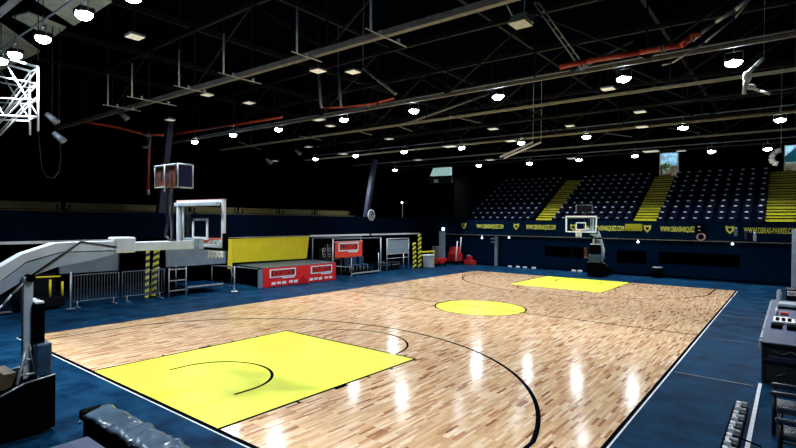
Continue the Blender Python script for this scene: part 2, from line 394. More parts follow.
# ------------------------------------------------------------------ far stand: yellow stairs
AIS = [(-13.3, -11.8), (-6.3, -4.85), (0.95, 2.4)]
names = ['left', 'middle', 'right']
for (a, b), nm in zip(AIS, names):
    s_ = MB()
    for i in range(NR+1):
        y, z = Y0+RUN*i, Z0+RISE*i
        s_.box((a, y+.0, z), (b, y+RUN, z+.03)); s_.box((a, y+RUN/2, z), (b, y+RUN-.001, z+RISE/2))
        s_.box((a, y-.015, z-RISE/2), (b, y+.0, z+.03))
    ns = MB()
    for i in range(NR+1):
        y, z = Y0+RUN*i, Z0+RISE*i
        ns.box((a, y-.03, z-.03), (b, y-.012, z+.035)); ns.box((a, y+RUN/2-.02, z+RISE/2-.05), (b, y+RUN/2-.002, z+RISE/2+.005))
    o = s_.build('aisle_stair', 'yellow_step'); ns.build('stair_nosing', 'black', o); o['kind'] = 'structure'; o['label'] = 'yellow painted aisle steps, %s flight of the far stand' % nm
st = MB()
for k in range(3): st.box((-6.35, 32.1+.12*k, 2.98+.15*k), (-5.35, 32.5, 3.13+.15*k))
tag(st.build('fascia_steps', 'yellow_step'), 'small yellow steps fixed on the far fascia below the middle aisle', 'steps')

# ------------------------------------------------------------------ seats
def seat_mesh():
    t = MB()
    t.prism([(-.21, 0, .42), (-.21, .04, .38), (-.21, .40, .36), (-.21, .42, .40), (-.21, .40, .43), (-.21, .02, .46)], (.42, 0, 0))
    t.prism([(-.21, .38, .40), (-.21, .43, .40), (-.21, .52, .80), (-.21, .47, .82)], (.42, 0, 0))
    t.box((-.03, .2, 0), (.03, .3, .38)); t.box((-.12, .1, 0), (.12, .38, .02))
    return t
s0 = thing('stadium_seat', 'x', 'seat', (0, 0, 0), 0, 'dark blue seats of the far stand')
seat_mesh().build('shell', 'seat_plastic', s0, local=True)
c_ = MB(); c_.bbox((-.09, .445, .76), (.09, .485, .835), .01); 
c_.build('glint_cap', 'seat_glint', s0, local=True)  # small bright cap added as a painted glint on the backrest tip
first = True
BL = [(-18.7, -13.6, 9, 'left'), (-11.5, -6.6, 9, 'middle'), (-4.55, .7, 9, 'right')]
cnt = 0
for i in range(NR):
    for x0, x1, n, nm in BL:
        for k in range(n):
            lab = 'dark blue stand seat, %s row up, %s from the left in the %s block' % (ORD[i], ORD[k], nm)
            o = s0 if first else copy_tree(s0); first = False
            o['label'] = lab
            o.location = (x0+(x1-x0)*k/(n-1)+random.uniform(-.03, .03), Y0+RUN*i+.25, Z0+RISE*i); o.rotation_euler.z = random.uniform(-.06, .06); cnt += 1

# ------------------------------------------------------------------ banners on the far fascia
for x, wd, nm, txt in ((-16.2, 2.3, 'furthest left, beside the corner', 'WWW.OBRASPARQUEZ.COM'), (-12.1, 2.2, 'below the left aisle', 'WWW.OBRASPARQUEZ.COM'),
                   (-7.75, 2.6, 'behind the far backboard', 'WWW.OBRASPARQUEZ.COM'), (-3.15, 2.3, 'left of the black box', 'WWW.OBRASPARQUEZ.COM'),
                   (1.25, 2.45, 'below the right aisle', 'WWW.OBRAS-PARRES.COM')):
    z = 3.12
    p = thing('lettering_banner', 'navy strip with lime web address on the far fascia, '+nm, 'banner', (x, 32.47, z-.2), 0, 'web address banners on the far fascia')
    MB().box((x-wd/2-.1, 32.47, z-.2), (x+wd/2+.1, 32.499, z+.22)).build('strip', 'navy_paint', p)
    t = text_mesh(txt, 0.32, .012, wd); put(t, Matrix.Translation((x, 32.46, z-.15)) @ Matrix.Rotation(PI/2, 4, 'X'))
    t.build('lettering', 'lime', p)
for x, nm in ((-18.5, 'far left end'), (-14.0, 'left of the left aisle'), (-9.75, 'just left of the far backboard'), (-5.05, 'under the middle aisle'), (-.65, 'below the right seat block')):
    z = 3.15; s_ = .22
    pts = [(x-s_, 32.44, z+s_), (x-.05, 32.44, z+s_*.85), (x+.05, 32.44, z+s_*.85), (x+s_, 32.44, z+s_), (x+s_*.9, 32.44, z-.05), (x, 32.44, z-s_*1.25), (x-s_*.9, 32.44, z-.05)]
    c = thing('shield_crest', 'small lime green shield crest on the far fascia, '+nm, 'crest', (x, 32.46, z-.28), 0, 'shield crests on the far fascia')
    MB().prism(pts, (0, .03, 0)).build('shield', 'lime', c)
    MB().prism([(x+(px-x)*.45, 32.425, z+(pz-z)*.45) for px, _, pz in pts], (0, .015, 0)).build('shield_centre', 'navy_dark', c)
# dark speaker box on the fascia, right
b = thing('wall_speaker', 'small black box with pale marks on the far fascia between banner and shield', 'speaker', (-2.1, 32.3, 2.95))
MB().bbox((-2.4, 32.2, 2.95), (-1.9, 32.44, 3.5), .02).build('cabinet', 'black', b)
MB().bbox((-2.25, 32.18, 3.28), (-2.1, 32.2, 3.34), .003).bbox((-2.22, 32.18, 3.05), (-2.1, 32.2, 3.1), .003).build('mark', 'white', b)

# ------------------------------------------------------------------ basketball stands
def hoop(loc, rz, label):
    t = thing('basketball_hoop', label, 'basketball hoop', loc, rz)
    B = lambda mb, n, m_, par=t: mb.build(n, m_, par, local=True)
    # weight base, padded
    prof = [(-1.75, .06), (-1.75, .92), (-1.95, .90), (-2.2, .86), (-2.55, .72), (-3.0, .5), (-4.2, .42), (-4.2, .06)]
    base = B(MB().prism([(-.48, y, z) for y, z in prof], (.96, 0, 0)), 'weight_base', 'black')
    for x in (-.40, .40):
        for y in (-1.95, -4.0): B(MB().tube((x-.02, y, .05), (x+.02, y, .05), .05, 12), 'caster', 'steel_dark')
    B(MB().path([(-.49, -1.76, .925), (-.49, -2.2, .87), (-.49, -2.55, .73), (-.49, -3.0, .51)], .012), 'base_rim', 'galv')
    B(MB().path([(.49, -1.76, .925), (.49, -2.2, .87), (.49, -2.55, .73), (.49, -3.0, .51)], .012), 'base_rim', 'galv')
    B(MB().box((-.3, -2.52, .78), (.3, -2.25, 1.02)).prism([(-.3, -2.3, .9), (-.3, -2.62, .74), (-.3, -2.5, 1.1)], (.6, 0, 0)), 'counterweight', 'plywood')
    B(MB().bbox((.12, -2.14, .83), (.24, -2.0, 2.52), .012), 'post', 'arm')
    B(MB().bbox((-.3, -2.02, 1.44), (.36, -1.86, 2.08), .03), 'post_pad', 'black')
    B(MB().bbox((-.3, -2.02, .9), (.43, -1.78, 1.44), .03), 'lower_pad', 'pad_blue')
    B(MB().bbox((-.28, -2.01, 2.08), (.34, -1.87, 2.12), .012), 'pad_cap', 'white')
    B(MB().tube((.2, -2.06, 1.5), (.42, -2.28, .85), .025).tube((.2, -2.06, 1.5), (.42, -1.98, .88), .025).tube((.3, -2.16, 1.2), (.31, -2.02, 1.2), .015).tube((.38, -2.24, .98), (.38, -2.0, .98), .02), 'brace', 'galv')
    B(MB().tube((-.30, -2.05, 2.5), (.32, -2.05, 2.5), .06, 14), 'pivot', 'black')
    # lift arms: the upper and the lower parallel beam
    up = [(-.62, 3.06), (-1.29, 3.06), (-1.65, 3.05), (-2.12, 2.89), (-2.42, 2.70), (-3.4, 1.75), (-3.4, 1.5), (-2.4, 2.50), (-2.07, 2.765), (-1.54, 2.905), (-.5, 2.90)]
    lo = [(-.46, 2.87), (-1.54, 2.885), (-2.07, 2.735), (-2.42, 2.46), (-3.4, 1.45), (-3.4, 1.05), (-2.42, 2.26), (-2.04, 2.50), (-1.62, 2.64), (-1.0, 2.74)]
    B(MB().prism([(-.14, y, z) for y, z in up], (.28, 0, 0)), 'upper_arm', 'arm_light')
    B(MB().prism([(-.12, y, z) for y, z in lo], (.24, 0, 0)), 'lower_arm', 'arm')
    B(MB().bbox((-.11, -.7, 2.86), (.11, 1.02, 3.03), .01), 'extension_arm', 'arm_light')
    B(MB().bbox((-.17, -.66, 2.84), (.17, -.27, 3.13), .03), 'hinge_box', 'arm_light')
    B(MB().tube((.16, -1.25, 3.07), (.19, -2.03, 2.52), .018).tube((.16, -.62, 2.95), (.16, -1.25, 3.07), .012), 'tension_rod', 'steel_dark')
    B(MB().path([(.2, -2.05, 2.5), (.22, -2.3, 2.25), (.22, -2.42, 2.1), (.22, -3.0, 1.6)], .018), 'strap', 'galv')
    # board
    B(MB().box((-.88, 1.185, 2.92), (.88, 1.2, 3.85)), 'backboard', 'glass')
    fr = MB()
    for a, b in (((-.9, 2.9), (.9, 2.96)), ((-.9, 3.82), (.9, 3.88)), ((-.9, 2.9), (-.84, 3.88)), ((.82, 2.9), (.9, 3.88))):
        fr.box((a[0], 1.16, a[1]), (b[0], 1.215, b[1]))
    B(fr, 'board_frame', 'white')
    B(MB().box((-.92, 1.16, 3.88), (.92, 1.21, 3.895)), 'board_light_strip', 'pink_edge')
    tg = MB()
    for a, b in (((-.295, 3.05), (.295, 3.1)), ((-.295, 3.45), (.295, 3.5)), ((-.295, 3.05), (-.245, 3.5)), ((.245, 3.05), (.295, 3.5))):
        tg.box((a[0], 1.182, a[1]), (b[0], 1.203, b[1]))
    B(tg, 'target_square', 'white')
    B(MB().bbox((-.93, 1.14, 2.84), (.93, 1.24, 2.9), .012).bbox((-.95, 1.13, 2.84), (-.9, 1.25, 3.2), .012).bbox((.9, 1.13, 2.84), (.95, 1.25, 3.2), .012), 'board_padding', 'black')
    sf = MB()
    sf.bbox((-.84, 1.06, 3.76), (.8, 1.15, 3.84), .01).bbox((-.72, 1.08, 2.94), (-.64, 1.15, 3.8), .01).tube((-.55, 1.12, 2.96), (-.55, 1.12, 3.78), .02)
    sf.bbox((-.3, .98, 2.86), (.3, 1.1, 3.08), .01)
    B(sf, 'board_support', 'arm')
    B(MB().ring((0, 1.58, 3.05), .23, .010, n=32).bbox((-.1, 1.2, 2.98), (.1, 1.35, 3.06), .008).tube((-.08, 1.3, 3.0), (-.12, 1.4, 3.05), .008).tube((.08, 1.3, 3.0), (.12, 1.4, 3.05), .008), 'rim', 'orange_rim')
    nt_ = MB(); rr = [(.225, 3.04), (.19, 2.93), (.165, 2.82), (.155, 2.72), (.16, 2.64)]; N = 12
    for j in range(4):
        for i in range(N):
            for dlt in (0, 1):
                o1 = (i+.5*j)*2*PI/N; o2 = (i+.5*(j+1)-dlt)*2*PI/N
                nt_.tube((rr[j][0]*math.cos(o1), 1.58+rr[j][0]*math.sin(o1), rr[j][1]), (rr[j+1][0]*math.cos(o2), 1.58+rr[j+1][0]*math.sin(o2), rr[j+1][1]), .007, 4)
    B(nt_, 'net', 'net')
    return t
def shot_clock(loc, rz, label):
    c = thing('shot_clock', label, 'shot clock', loc, rz)
    B = lambda mb, n, m_, par=c: mb.build(n, m_, par, local=True)
    B(MB().bbox((-.40, .40, 1.10), (.38, .74, 1.52), .02), 'case', 'clock_back')
    B(MB().bbox((.38, .42, 1.08), (.42, .74, 1.54), .015), 'side_panel', 'steel_blue')
    fr = MB(); fr.path([(.43, .42, 1.08), (.43, .75, 1.08), (.43, .75, 1.54), (.43, .42, 1.54), (.43, .42, 1.08)], .016)
    fr.path([(-.41, .39, 1.53), (.43, .39, 1.53)], .018).path([(-.41, .39, 1.53), (-.41, .39, 1.09), (.0, .39, 1.09)], .010).path([(0, .38, 1.55), (0, .38, 1.0)], .014)
    B(fr, 'frame', 'galv')
    for k in range(5):
        B(MB().tube((-.32+.13*k, .395, 1.2+.05*(k % 2)), (-.30+.13*k, .392, 1.35+.04*(k % 3)), .012, 6), 'connector', 'steel_pale')
    B(MB().tube((0, .55, .02), (0, .55, 1.1), .022).bbox((-.06, .48, .0), (.06, .62, .03), .005), 'pole', 'steel_blue')
    B(MB().path([(.02, .5, 1.05), (.06, .48, .8), (.01, .49, .55), (.05, .5, .3), (.03, .52, .03)], .014, 6).path([(.25, .42, 1.1), (.12, .45, .9), (.03, .5, .75)], .01, 6), 'cable', 'steel_pale')
    B(MB().path([(-.22, .6, 1.1), (-.3, .6, .7), (-.27, .6, .35), (-.36, .6, .1), (-.2, .6, .03)], .03, 6), 'thick_cable', 'steel_blue')
    return c
near = hoop((-7.5, 0, 0), 0, 'near portable basketball hoop with grey lift arm, seen from behind at left')
shot_clock((-7.5, 0, 3.03), 0, 'brown-backed shot clock on a pole above the near hoop arm')
far = copy_tree(near, 'far portable basketball hoop in front of the navy wall, board facing us')
far.location = (-7.5, 28, 0); far.rotation_euler.z = PI
fc = shot_clock((-7.5, 28, 3.03), PI, 'small dark shot clock above the far hoop, against the seats')
for ch in fc.children:
    if ch.name.startswith('case'): ch.data.materials[0] = M['black_gloss']

# ------------------------------------------------------------------ roof steel
def truss(y, z0, z1, label, x0=-27, x1=5.5, chord='steel_pale', step=3.2, cw=.16):
    chh = .15 if cw > .15 else .09
    t = thing('roof_truss', label, 'truss', (-10, y, z0), 0, 'steel roof trusses across the hall')
    MB().box((x0, y-cw/2, z0), (x1, y+cw/2, z0+chh)).build('bottom_chord', chord, t)
    top = MB(); web = MB(); n = int((x1-x0)/step); P = []
    for i in range(n+1):
        x = x0+(x1-x0)*i/n; P.append((x, z1+.5*math.cos((x+10)/18*1.2)))
    for i in range(n):
        top.bar((P[i][0], y, P[i][1]), (P[i+1][0], y, P[i+1][1]), .14, .16)
        a, b = P[i], P[i+1]
        if i % 2: web.tube((a[0], y, a[1]), (b[0], y, z0+.1), .035, 6)
        else: web.tube((a[0], y, z0+.1), (b[0], y, b[1]), .035, 6)
        web.tube((b[0], y, z0+.1), (b[0], y, b[1]), .03, 6)
    top.build('top_chord', 'steel_dark', t); web.build('web', 'steel_dark', t)
    return t
truss(5.0, 8.0, 9.7, 'nearest roof truss, pale beam running above the near half of the court')
truss(11.3, 8.05, 9.8, 'second roof truss, pale lower beam above the red pipe', chord='steel_pale', cw=.1)
truss(14.9, 8.05, 9.8, 'third roof truss with thin cream lower beam', chord='steel_cream', cw=.12)
truss(18.6, 8.3, 9.9, 'fourth roof truss with dark lower beam', chord='steel_dark', cw=.1)
truss(22.6, 8.1, 9.8, 'fifth roof truss, cream lower beam at the second lamp row', chord='steel_cream', cw=.12)
truss(28.2, 8.2, 9.8, 'sixth roof truss, grey beam near the far stand', chord='steel_pale', cw=.1)
truss(33.6, 8.25, 9.8, 'seventh roof truss, over the front of the far stand', chord='steel_dark', cw=.1)
truss(-1.0, 8.6, 9.9, 'roof truss nearest the camera, dark, at top left', chord='steel_dark', cw=.2)
pu = []
for k, x in enumerate((-24, -19.5, -15, -10.5, -6, -1.5, 3)):
    o = MB().box((x-.06, -9, 10.55), (x+.06, 42.6, 10.75)).build('purlin', 'steel_dark')
    tag(o, 'dark roof purlin running lengthways, %s from the left wall' % ORD[k], 'beam', 'lengthways roof purlins')
# diagonal struts between trusses
for k, (a, b, lab) in enumerate((((-9.9, 5, 8.1), (-9.2, 8.6, 9.9), 'left'), ((-3.2, 11.3, 8.1), (-2.2, 14.9, 9.9), 'right'), ((-12, 14.9, 8.1), (-9.5, 18.6, 9.9), 'middle'))):
    tag(MB().tube(a, b, .06, 8).build('roof_strut', 'steel_pale'), 'pale diagonal roof strut, the %s one of three' % lab, 'strut', 'diagonal roof struts')
# pale ceiling panels at top left, above the first lamps
PZ = 9.6
for k, (q, lab) in enumerate((([(26, -6), (66, -20), (112, 2), (74, 26)], 'large, top left'), ([(-14, 10), (-2, 22), (40, 52), (-10, 76)], 'at the left edge'), ([(12, 17), (28, 13), (66, 28), (52, 38)], 'small, between the two large ones'))):
    c = [on_z(u, v, PZ) for u, v in q]
    tag(MB().prism(c, (0, 0, .05)).build('roof_panel', 'roof_panel'), 'grey translucent roof panel, %s' % lab, 'panel', 'grey roof panels above the first lamps')
# dark arch columns on the left balcony
for (u0, v0, u1, v1), lab in (((168, 138, 159, 222), 'behind the shot clock'), ((373, 172, 365, 222), 'left of the round fan')):
    p = on_x(u0, v0, -21.4); q = on_x(u1, v1, -21.4); q.z = 3.76 if q.z > 3.76 else q.z
    tp = p+(p-q)*.25
    tag(MB().bar(q-(p-q)*.02, tp, .3, .3).build('arch_column', 'steel_blue'), 'leaning navy steel column on the left balcony, '+lab, 'column', 'leaning columns of the left balcony')

# ------------------------------------------------------------------ lamps
lamp0 = thing('flood_light', 'x', 'lamp', (0, 0, 0), 0, 'lit white floodlights under the roof')
MB().bbox((-.2, -.16, .02), (.2, .16, .14), .02).build('housing', 'steel_dark', lamp0, local=True)
MB().sphere((0, 0, .02), .2, (1, .85, .62), 16).build('lens', 'led', lamp0, local=True)
MB().path([(-.21, 0, .08), (-.21, 0, .3), (.21, 0, .3), (.21, 0, .08)], .012).tube((0, 0, .3), (0, 0, .6), .015).build('bracket', 'galv_dim', lamp0, local=True)
MB().tube((0, 0, .6), (0, 0, 3.11), .012, 6).build('drop_rod', 'steel_dark', lamp0, local=True)
la = bpy.data.lights.new('lamp_light', 'AREA'); la.shape = 'RECTANGLE'; la.size = .36; la.size_y = .3; la.energy = LAMP_W; la.color = (.86, .93, 1.0); la.spread = math.radians(140)
lo = bpy.data.objects.new('lamp_light', la); COL.objects.link(lo); lo.parent = lamp0; lo.location = (0, 0, -.125)
ROWS = [([(133, -3), (84, 15), (43, 39), (15, 55), (1, 61)], 7.9, 'row nearest the camera'),
        ([(733.7, 63), (623.6, 79), (498, 97), (414, 111), (344, 120), (278.6, 129.6), (233, 135), (194.7, 142)], 7.9, 'row over mid court'),
        ([(780, 120), (683, 128), (586.5, 137), (521, 143), (461.5, 148), (404, 152), (355.8, 156), (315.6, 159)], 7.9, 'row over the far half'),
        ([(767.6, 149), (711.6, 151.5), (635, 156), (579, 160), (529.5, 163.5), (479, 165.5), (395, 170)], 7.9, 'row before the far stand')]
first = True
for pts, z, nm in ROWS:
    for k, (u, v) in enumerate(pts):
        p = on_z(u, v, z)
        o = lamp0 if first else copy_tree(lamp0); first = False
        o.location = p
        for ch in o.children:
            if ch.type == 'LIGHT': ch.rotation_euler = ({'row before the far stand': -.15}.get(nm, 0), (-.2 if p.x < -16 else 0), 0)
        o['label'] = 'lit white floodlight in the %s, %s from the right' % (nm, ORD[k])
for x in (-2.4, 1.0):
    o = copy_tree(lamp0, 'lit white floodlight above the near baseline, %s one' % ('left' if x < 0 else 'right')); o.location = (x, -.3, 7.9)
# slim rail carrying each row of lamps
for y, lab in ((-.28, 'nearest'), (12.3, 'second'), (23.0, 'third'), (33.3, 'furthest')):
    tag(MB().tube((-26 if y > 0 else -19, y+.06, 8.52), (5.5, y+.06, 8.52), .03, 6).build('lamp_rail', 'galv_dim'), 'thin grey rail holding the %s row of floodlights' % lab, 'rail', 'lamp rails')

# unlit square panels; their faint glow is added in place of bounced light
SQ = [(135,37,8.6,9),(318,71,8.3,15),(353,72,8.3,12),(207,95,8.3,10),(249,103,8.3,11),(170,120,8.3,9),(317.5,119.5,8.1,14),(330.6,126,8.1,8),(308.5,147,8.1,7),(389,139,8.1,8),
      (449.6,146.6,8.1,13),(493,129,8.1,10),(510.6,141,8.1,11),(490,160,8.1,9),(572,158.6,8.1,9),(651,151.5,8.1,16),(681,151,8.1,9),(608,89,8.5,14),(640,112,8.1,12),(642,127,8.1,12),
      (570,126,8.3,9),(343,154,8.1,9),(418,160,8.1,8),(275,161,8.0,6)]
SQ = [(a, b, 8.1, d) for a, b, c, d in sorted(SQ)]
p0_ = thing('unlit_panel', 'x', 'lamp', (0, 0, 0), 0, 'unlit cream panels under the roof, glow added')
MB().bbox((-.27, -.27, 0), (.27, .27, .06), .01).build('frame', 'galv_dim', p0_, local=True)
MB().box((-.25, -.25, -.012), (.25, .25, 0)).build('diffuser', 'panel_glow', p0_, local=True)
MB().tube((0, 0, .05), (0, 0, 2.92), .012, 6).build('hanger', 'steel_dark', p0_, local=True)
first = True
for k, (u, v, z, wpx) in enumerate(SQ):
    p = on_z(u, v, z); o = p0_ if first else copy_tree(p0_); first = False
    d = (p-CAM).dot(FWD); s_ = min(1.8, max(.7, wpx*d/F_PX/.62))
    o.location = p; o.scale = (s_, s_, 1); o['label'] = 'unlit cream square panel under the roof, %s from the left of them all' % (ORD[k])

# inverted T hangers over the near court
HG = [(-4.66, 3.31, 4.72, 32), (-6.98, 3.33, 4.3, 53), (-9.87, 3.25, 4.68, 74), (-12.1, 3.2, 4.5, 84), (-14.6, 2.95, 4.66, 97), (-16.5, 2.99, 4.3, 105)]
for k, (x, ya, yb, _) in enumerate(HG):
    h = thing('hanging_bar', 'silver inverted T hanger under the roof, %s from the right' % ORD[k], 'hanger', (x, ya, 7.5), 0, 'inverted T hangers')
    MB().tube((x, ya+.12, 7.5), (x, ya+.12, 8.62), .025, 8).build('drop_pole', 'galv', h)
    MB().tube((x, ya+.12, 8.62), (x, ya+.12, 11.0), .012, 6).build('upper_pole', 'steel_dark', h)
    MB().tube((x, ya-.05, 7.5), (x, yb, 7.5), .016, 8).build('cross_bar', 'galv', h)
    for yy in (ya+.45, yb-.3): MB().bbox((x-.03, yy-.03, 7.5), (x+.03, yy+.03, 7.6), .006).build('clamp', 'galv', h)

for k, (u0, v0, u1, v1) in enumerate([(239, 142, 262, 150), (299, 136, 321, 140), (357, 131, 372, 135), (400, 127, 412, 131), (450, 116, 480, 123), (604, 133, 632, 137), (668, 128, 700, 133)]):
    a, b = on_z(u0, v0, 7.7), on_z(u1, v1, 7.7)
    if (b-a).length > 3: b = a+(b-a).normalized()*3
    h = thing('hanging_bar', 'thin grey hanging bar between mid court lamps, %s from the left' % ORD[k], 'hanger', tuple(a), 0, 'thin bars over mid court')
    MB().tube(a, b, .02, 6).build('cross_bar', 'galv_dim', h)
    m_ = a.lerp(b, .5); MB().tube(m_, Vector((m_.x, m_.y, 11.0)), .015, 6).build('drop_pole', 'steel_dark', h)
for k, (u, va, vb) in enumerate(((318, 68, 108), (338, 67, 108))):
    a = on_y(u, va, 9.6); b = on_y(u+3, vb, 9.6)
    tag(MB().tube(a, b, .05, 8).tube(a, Vector((a.x, a.y, 11.0)), .02, 6).build('drop_pipe', 'galv_dim'), 'grey vertical drop pipe above the fifth mid court lamp, %s of the pair' % ('left', 'right')[k], 'pipe', 'pair of drop pipes')
a, b = on_y(363, 68, 8), on_y(396, 94, 8)
tag(MB().tube(a, b, .05, 8).tube(a, Vector((a.x, a.y, 11.0)), .015, 6).build('roof_brace', 'steel_pale'), 'pale sloping brace right of the two drop pipes', 'brace')

# white lattice truss at upper left
tw = thing('lattice_truss', 'bright white aluminium lattice truss hanging at the upper left edge', 'truss', tuple(on_z(20, 100, 5.6)))
YT = -0.2; A = lambda u, v, y=YT: on_y(u, v, y)
pr = MB(); r_ = .03
for yy, du in ((-.2, 0), (.35, -8)):
    q = lambda u, v: on_y(u+du, v+(4 if du else 0), yy)
    pr.tube(q(38, 67), q(38, 131), r_).tube(q(-60, 40), q(38, 67), r_).tube(q(-60, 113), q(38, 117), r_)
    for k in range(4):
        pr.tube(q(38-34*k, 68-9*k), q(38-34*(k+1), 116-3), .022); pr.tube(q(38-34*k, 116), q(38-34*(k+1), 60-9*k), .022)
    pr.tube(q(38, 84), q(-12, 135), .02).tube(q(38, 96), q(-12, 148), .02)
    pr.tube(q(-60, 65), q(38, 84), .02).tube(q(-60, 95), q(38, 100), .02)
for v in (68, 84, 100, 116): pr.tube(on_y(38, v, -.2), on_y(30, v+4, .35), .022)
pr.build('lattice', 'white', tw)
MB().tube(on_y(38, 60, -.2), Vector((*on_y(38, 60, -.2)[:2], 11.0)), .015, 6).build('hang_wire', 'steel_dark', tw)

# red pipes
def at_pipe(pts, x=None, y=None, z=None):
    out = []
    for p in pts:
        out.append(on_x(*p, x) if x is not None else on_y(*p, y) if y is not None else on_z(*p, z))
    return out
def pipe(pts, r, m_, lab, nm='red_pipe', cat='pipe'):
    t = thing(nm, lab, cat, tuple(pts[0]))
    MB().path(pts, r, 10).build('pipe_run', m_, t)
    for p in (pts[0], pts[-1]): MB().tube(p, Vector((p.x, p.y, 11.0)), .012, 6).build('hang_rod', 'steel_dark', t)
    return t
pp = thing('red_pipe', 'orange-red pipe under the roof at right, bending up into a silver hose', 'pipe', tuple(on_y(640, 52, 10.0)))
MB().path(at_pipe([(560, 67), (587, 61), (640, 52), (686, 44)], y=10.0), .075, 10).build('pipe_run', 'red_pipe', pp)
MB().path(at_pipe([(680, 46), (690, 38), (700, 33)], y=10.0), .085, 10).build('bend', 'orange_rim', pp)
MB().path(at_pipe([(692, 40), (715, 22), (735, 10), (752, -4)], y=10.0), .05, 10).path(at_pipe([(662, 65), (672, 63), (705, 42), (735, 18), (753, -4)], y=9.9), .022, 8).build('hose', 'galv', pp)
for u, v in ((661, 48.5), (664, 48), (693, 38)): MB().ring(on_y(u, v, 10.0), .085, .02, (1, 0, .12), 16).build('coupling', 'steel_pale', pp)
pipe(at_pipe([(163, 136), (200, 130), (282, 117)], y=9.5), .06, 'red_pipe', 'long red pipe under the roof at left, rising to the right')
pipe(at_pipe([(87, 122), (120, 128), (146, 135), (166, 135)], x=-23.5), .06, 'red_pipe', 'red pipe running back from the left edge to the standpipe')
vp = thing('standpipe', 'vertical red standpipe with pale nozzle hanging at left', 'pipe', tuple(on_x(148, 192, -23)))
MB().path(at_pipe([(149, 132), (148, 192)], x=-23), .07, 10).build('pipe_run', 'red_pipe', vp)
q_ = on_x(149, 133, -23); MB().tube(q_, Vector((q_.x, q_.y, 11.0)), .02, 6).build('hang_rod', 'steel_dark', vp)
MB().path(at_pipe([(148, 190), (148, 195)], x=-23), .08, 10).build('nozzle', 'galv', vp)
MB().path(at_pipe([(142, 134), (150, 136), (149, 147), (142, 147)], x=-22.9), .07, 8).build('valve', 'galv_dim', vp)
pipe(at_pipe([(322, 108), (345, 107), (372, 104), (394, 98)], y=14.0), .05, 'orange_rim', 'short orange-red pipe beside the fifth lamp of mid court')

# assorted hanging kit
pj = thing('air_unit', 'grey boxed air unit hanging from the roof at top centre', 'air unit', tuple(on_y(520, 24, 7)))
c = on_y(520, 20, 7)
MB().prism([c+Vector((-.22, -.2, -.09)), c+Vector((.22, -.2, -.03)), c+Vector((.22, -.2, .1)), c+Vector((-.14, -.2, .06))], (0, .5, 0)).build('case', 'galv_dim', pj)
MB().box(c+Vector((-.22, -.21, -.1)), c+Vector((.2, .3, -.07))).build('grille', 'galv', pj)
MB().tube(c+Vector((-.15, 0, .05)), c+Vector((-.5, 0, .8)), .02).tube(c+Vector((.1, 0, .1)), c+Vector((.15, 0, 1.3)), .012).build('hanger', 'galv', pj)
ld = MB(); p1, p2 = on_y(534, 3, 9), on_y(582, 70, 11); q1, q2 = on_y(539, 3, 9), on_y(586, 68, 11)
ld.tube(p1, p2, .025).tube(q1, q2, .025)
for k in range(9): t_ = k/8; ld.tube(p1.lerp(p2, t_), q1.lerp(q2, t_), .015, 6)
tag(ld.build('cable_ladder', 'galv_dim'), 'grey double rail cable ladder sloping down at top centre right', 'cable ladder')
for (a, b), lab in ((((500, 157), (533, 142)), 'left'), (((504, 158), (541, 142)), 'right')):
    q_ = on_y(*b, 21)
    tag(MB().tube(on_y(*a, 21), q_, .05, 8).tube(q_, Vector((q_.x, q_.y, 11.0)), .01, 6).build('pale_tube', 'white'), 'bright pale tube leaning under the roof at centre, the %s one of the pair' % lab, 'tube', 'pair of pale leaning tubes')
cl = MB(); cl.path(at_pipe([(744, 94), (746, 76), (755, 66), (764, 58)], y=12), .05, 7).path(at_pipe([(744, 82), (752, 88), (760, 91), (770, 94)], y=12), .035, 7).sphere(on_y(747, 77, 12), .1, (1, .7, 1.6)).sphere(on_y(751, 87, 12), .08, (1.3, .7, .9))
q_ = on_y(764, 58, 12); cl.tube(q_, Vector((q_.x, q_.y, 11.0)), .003, 6)
tag(cl.build('white_cloth', 'white'), 'twisted white cloth hanging at the upper right near the first lamp', 'cloth')
cl = MB(); cl.path(at_pipe([(781, 150), (775, 152), (771.5, 158), (773, 163), (778, 164)], y=26), .12, 7)
q_ = on_y(781, 150, 26); cl.tube(q_, Vector((q_.x, q_.y, 11.0)), .003, 6)
tag(cl.build('white_cloth', 'white'), 'white curled cloth hanging beside the right doorway', 'cloth')
for (u, v, x, s_), lab in (((52, 118, -16, .3), 'upper of the two beside the lattice truss'), ((59, 137, -16, .3), 'lower of the two beside the lattice truss'), ((123.5, 115.5, -19, .32), 'alone between truss and standpipe'),
                      ((298, 152, -21, .3), 'left over the balcony, upper'), ((269, 161, -21, .3), 'left over the balcony, lower')):
    c = on_x(u, v, x); sp = thing('spot_light', 'unlit grey spotlight hanging at left, '+lab, 'spotlight', tuple(c), 0, 'unlit spotlights at left')
    MB().tube(c+Vector((-.1, -.12, .12)), c+Vector((.12, .1, -.14)), s_*.25, 14, s_*.4).build('can', 'galv_dim', sp)
    MB().tube(c+Vector((.12, .1, -.14)), c+Vector((.125, .105, -.15)), s_*.36, 14).build('front_glass', 'galv', sp)
    MB().tube(c+Vector((0, 0, .05)), Vector((c.x, c.y, 11.0)), .015).build('hang_rod', 'steel_dark', sp)
lp = [on_x(u, v, -17) for u, v in ((38, 130), (40, 150), (42, 168), (47, 177), (54, 178), (59, 172), (61, 158), (60, 142))]
lp.insert(0, Vector((lp[0].x, lp[0].y, 11.0)))
tag(MB().path(lp, .018, 6).build('hanging_cable', 'steel_dark'), 'grey cable loop hanging below the lattice truss', 'cable')

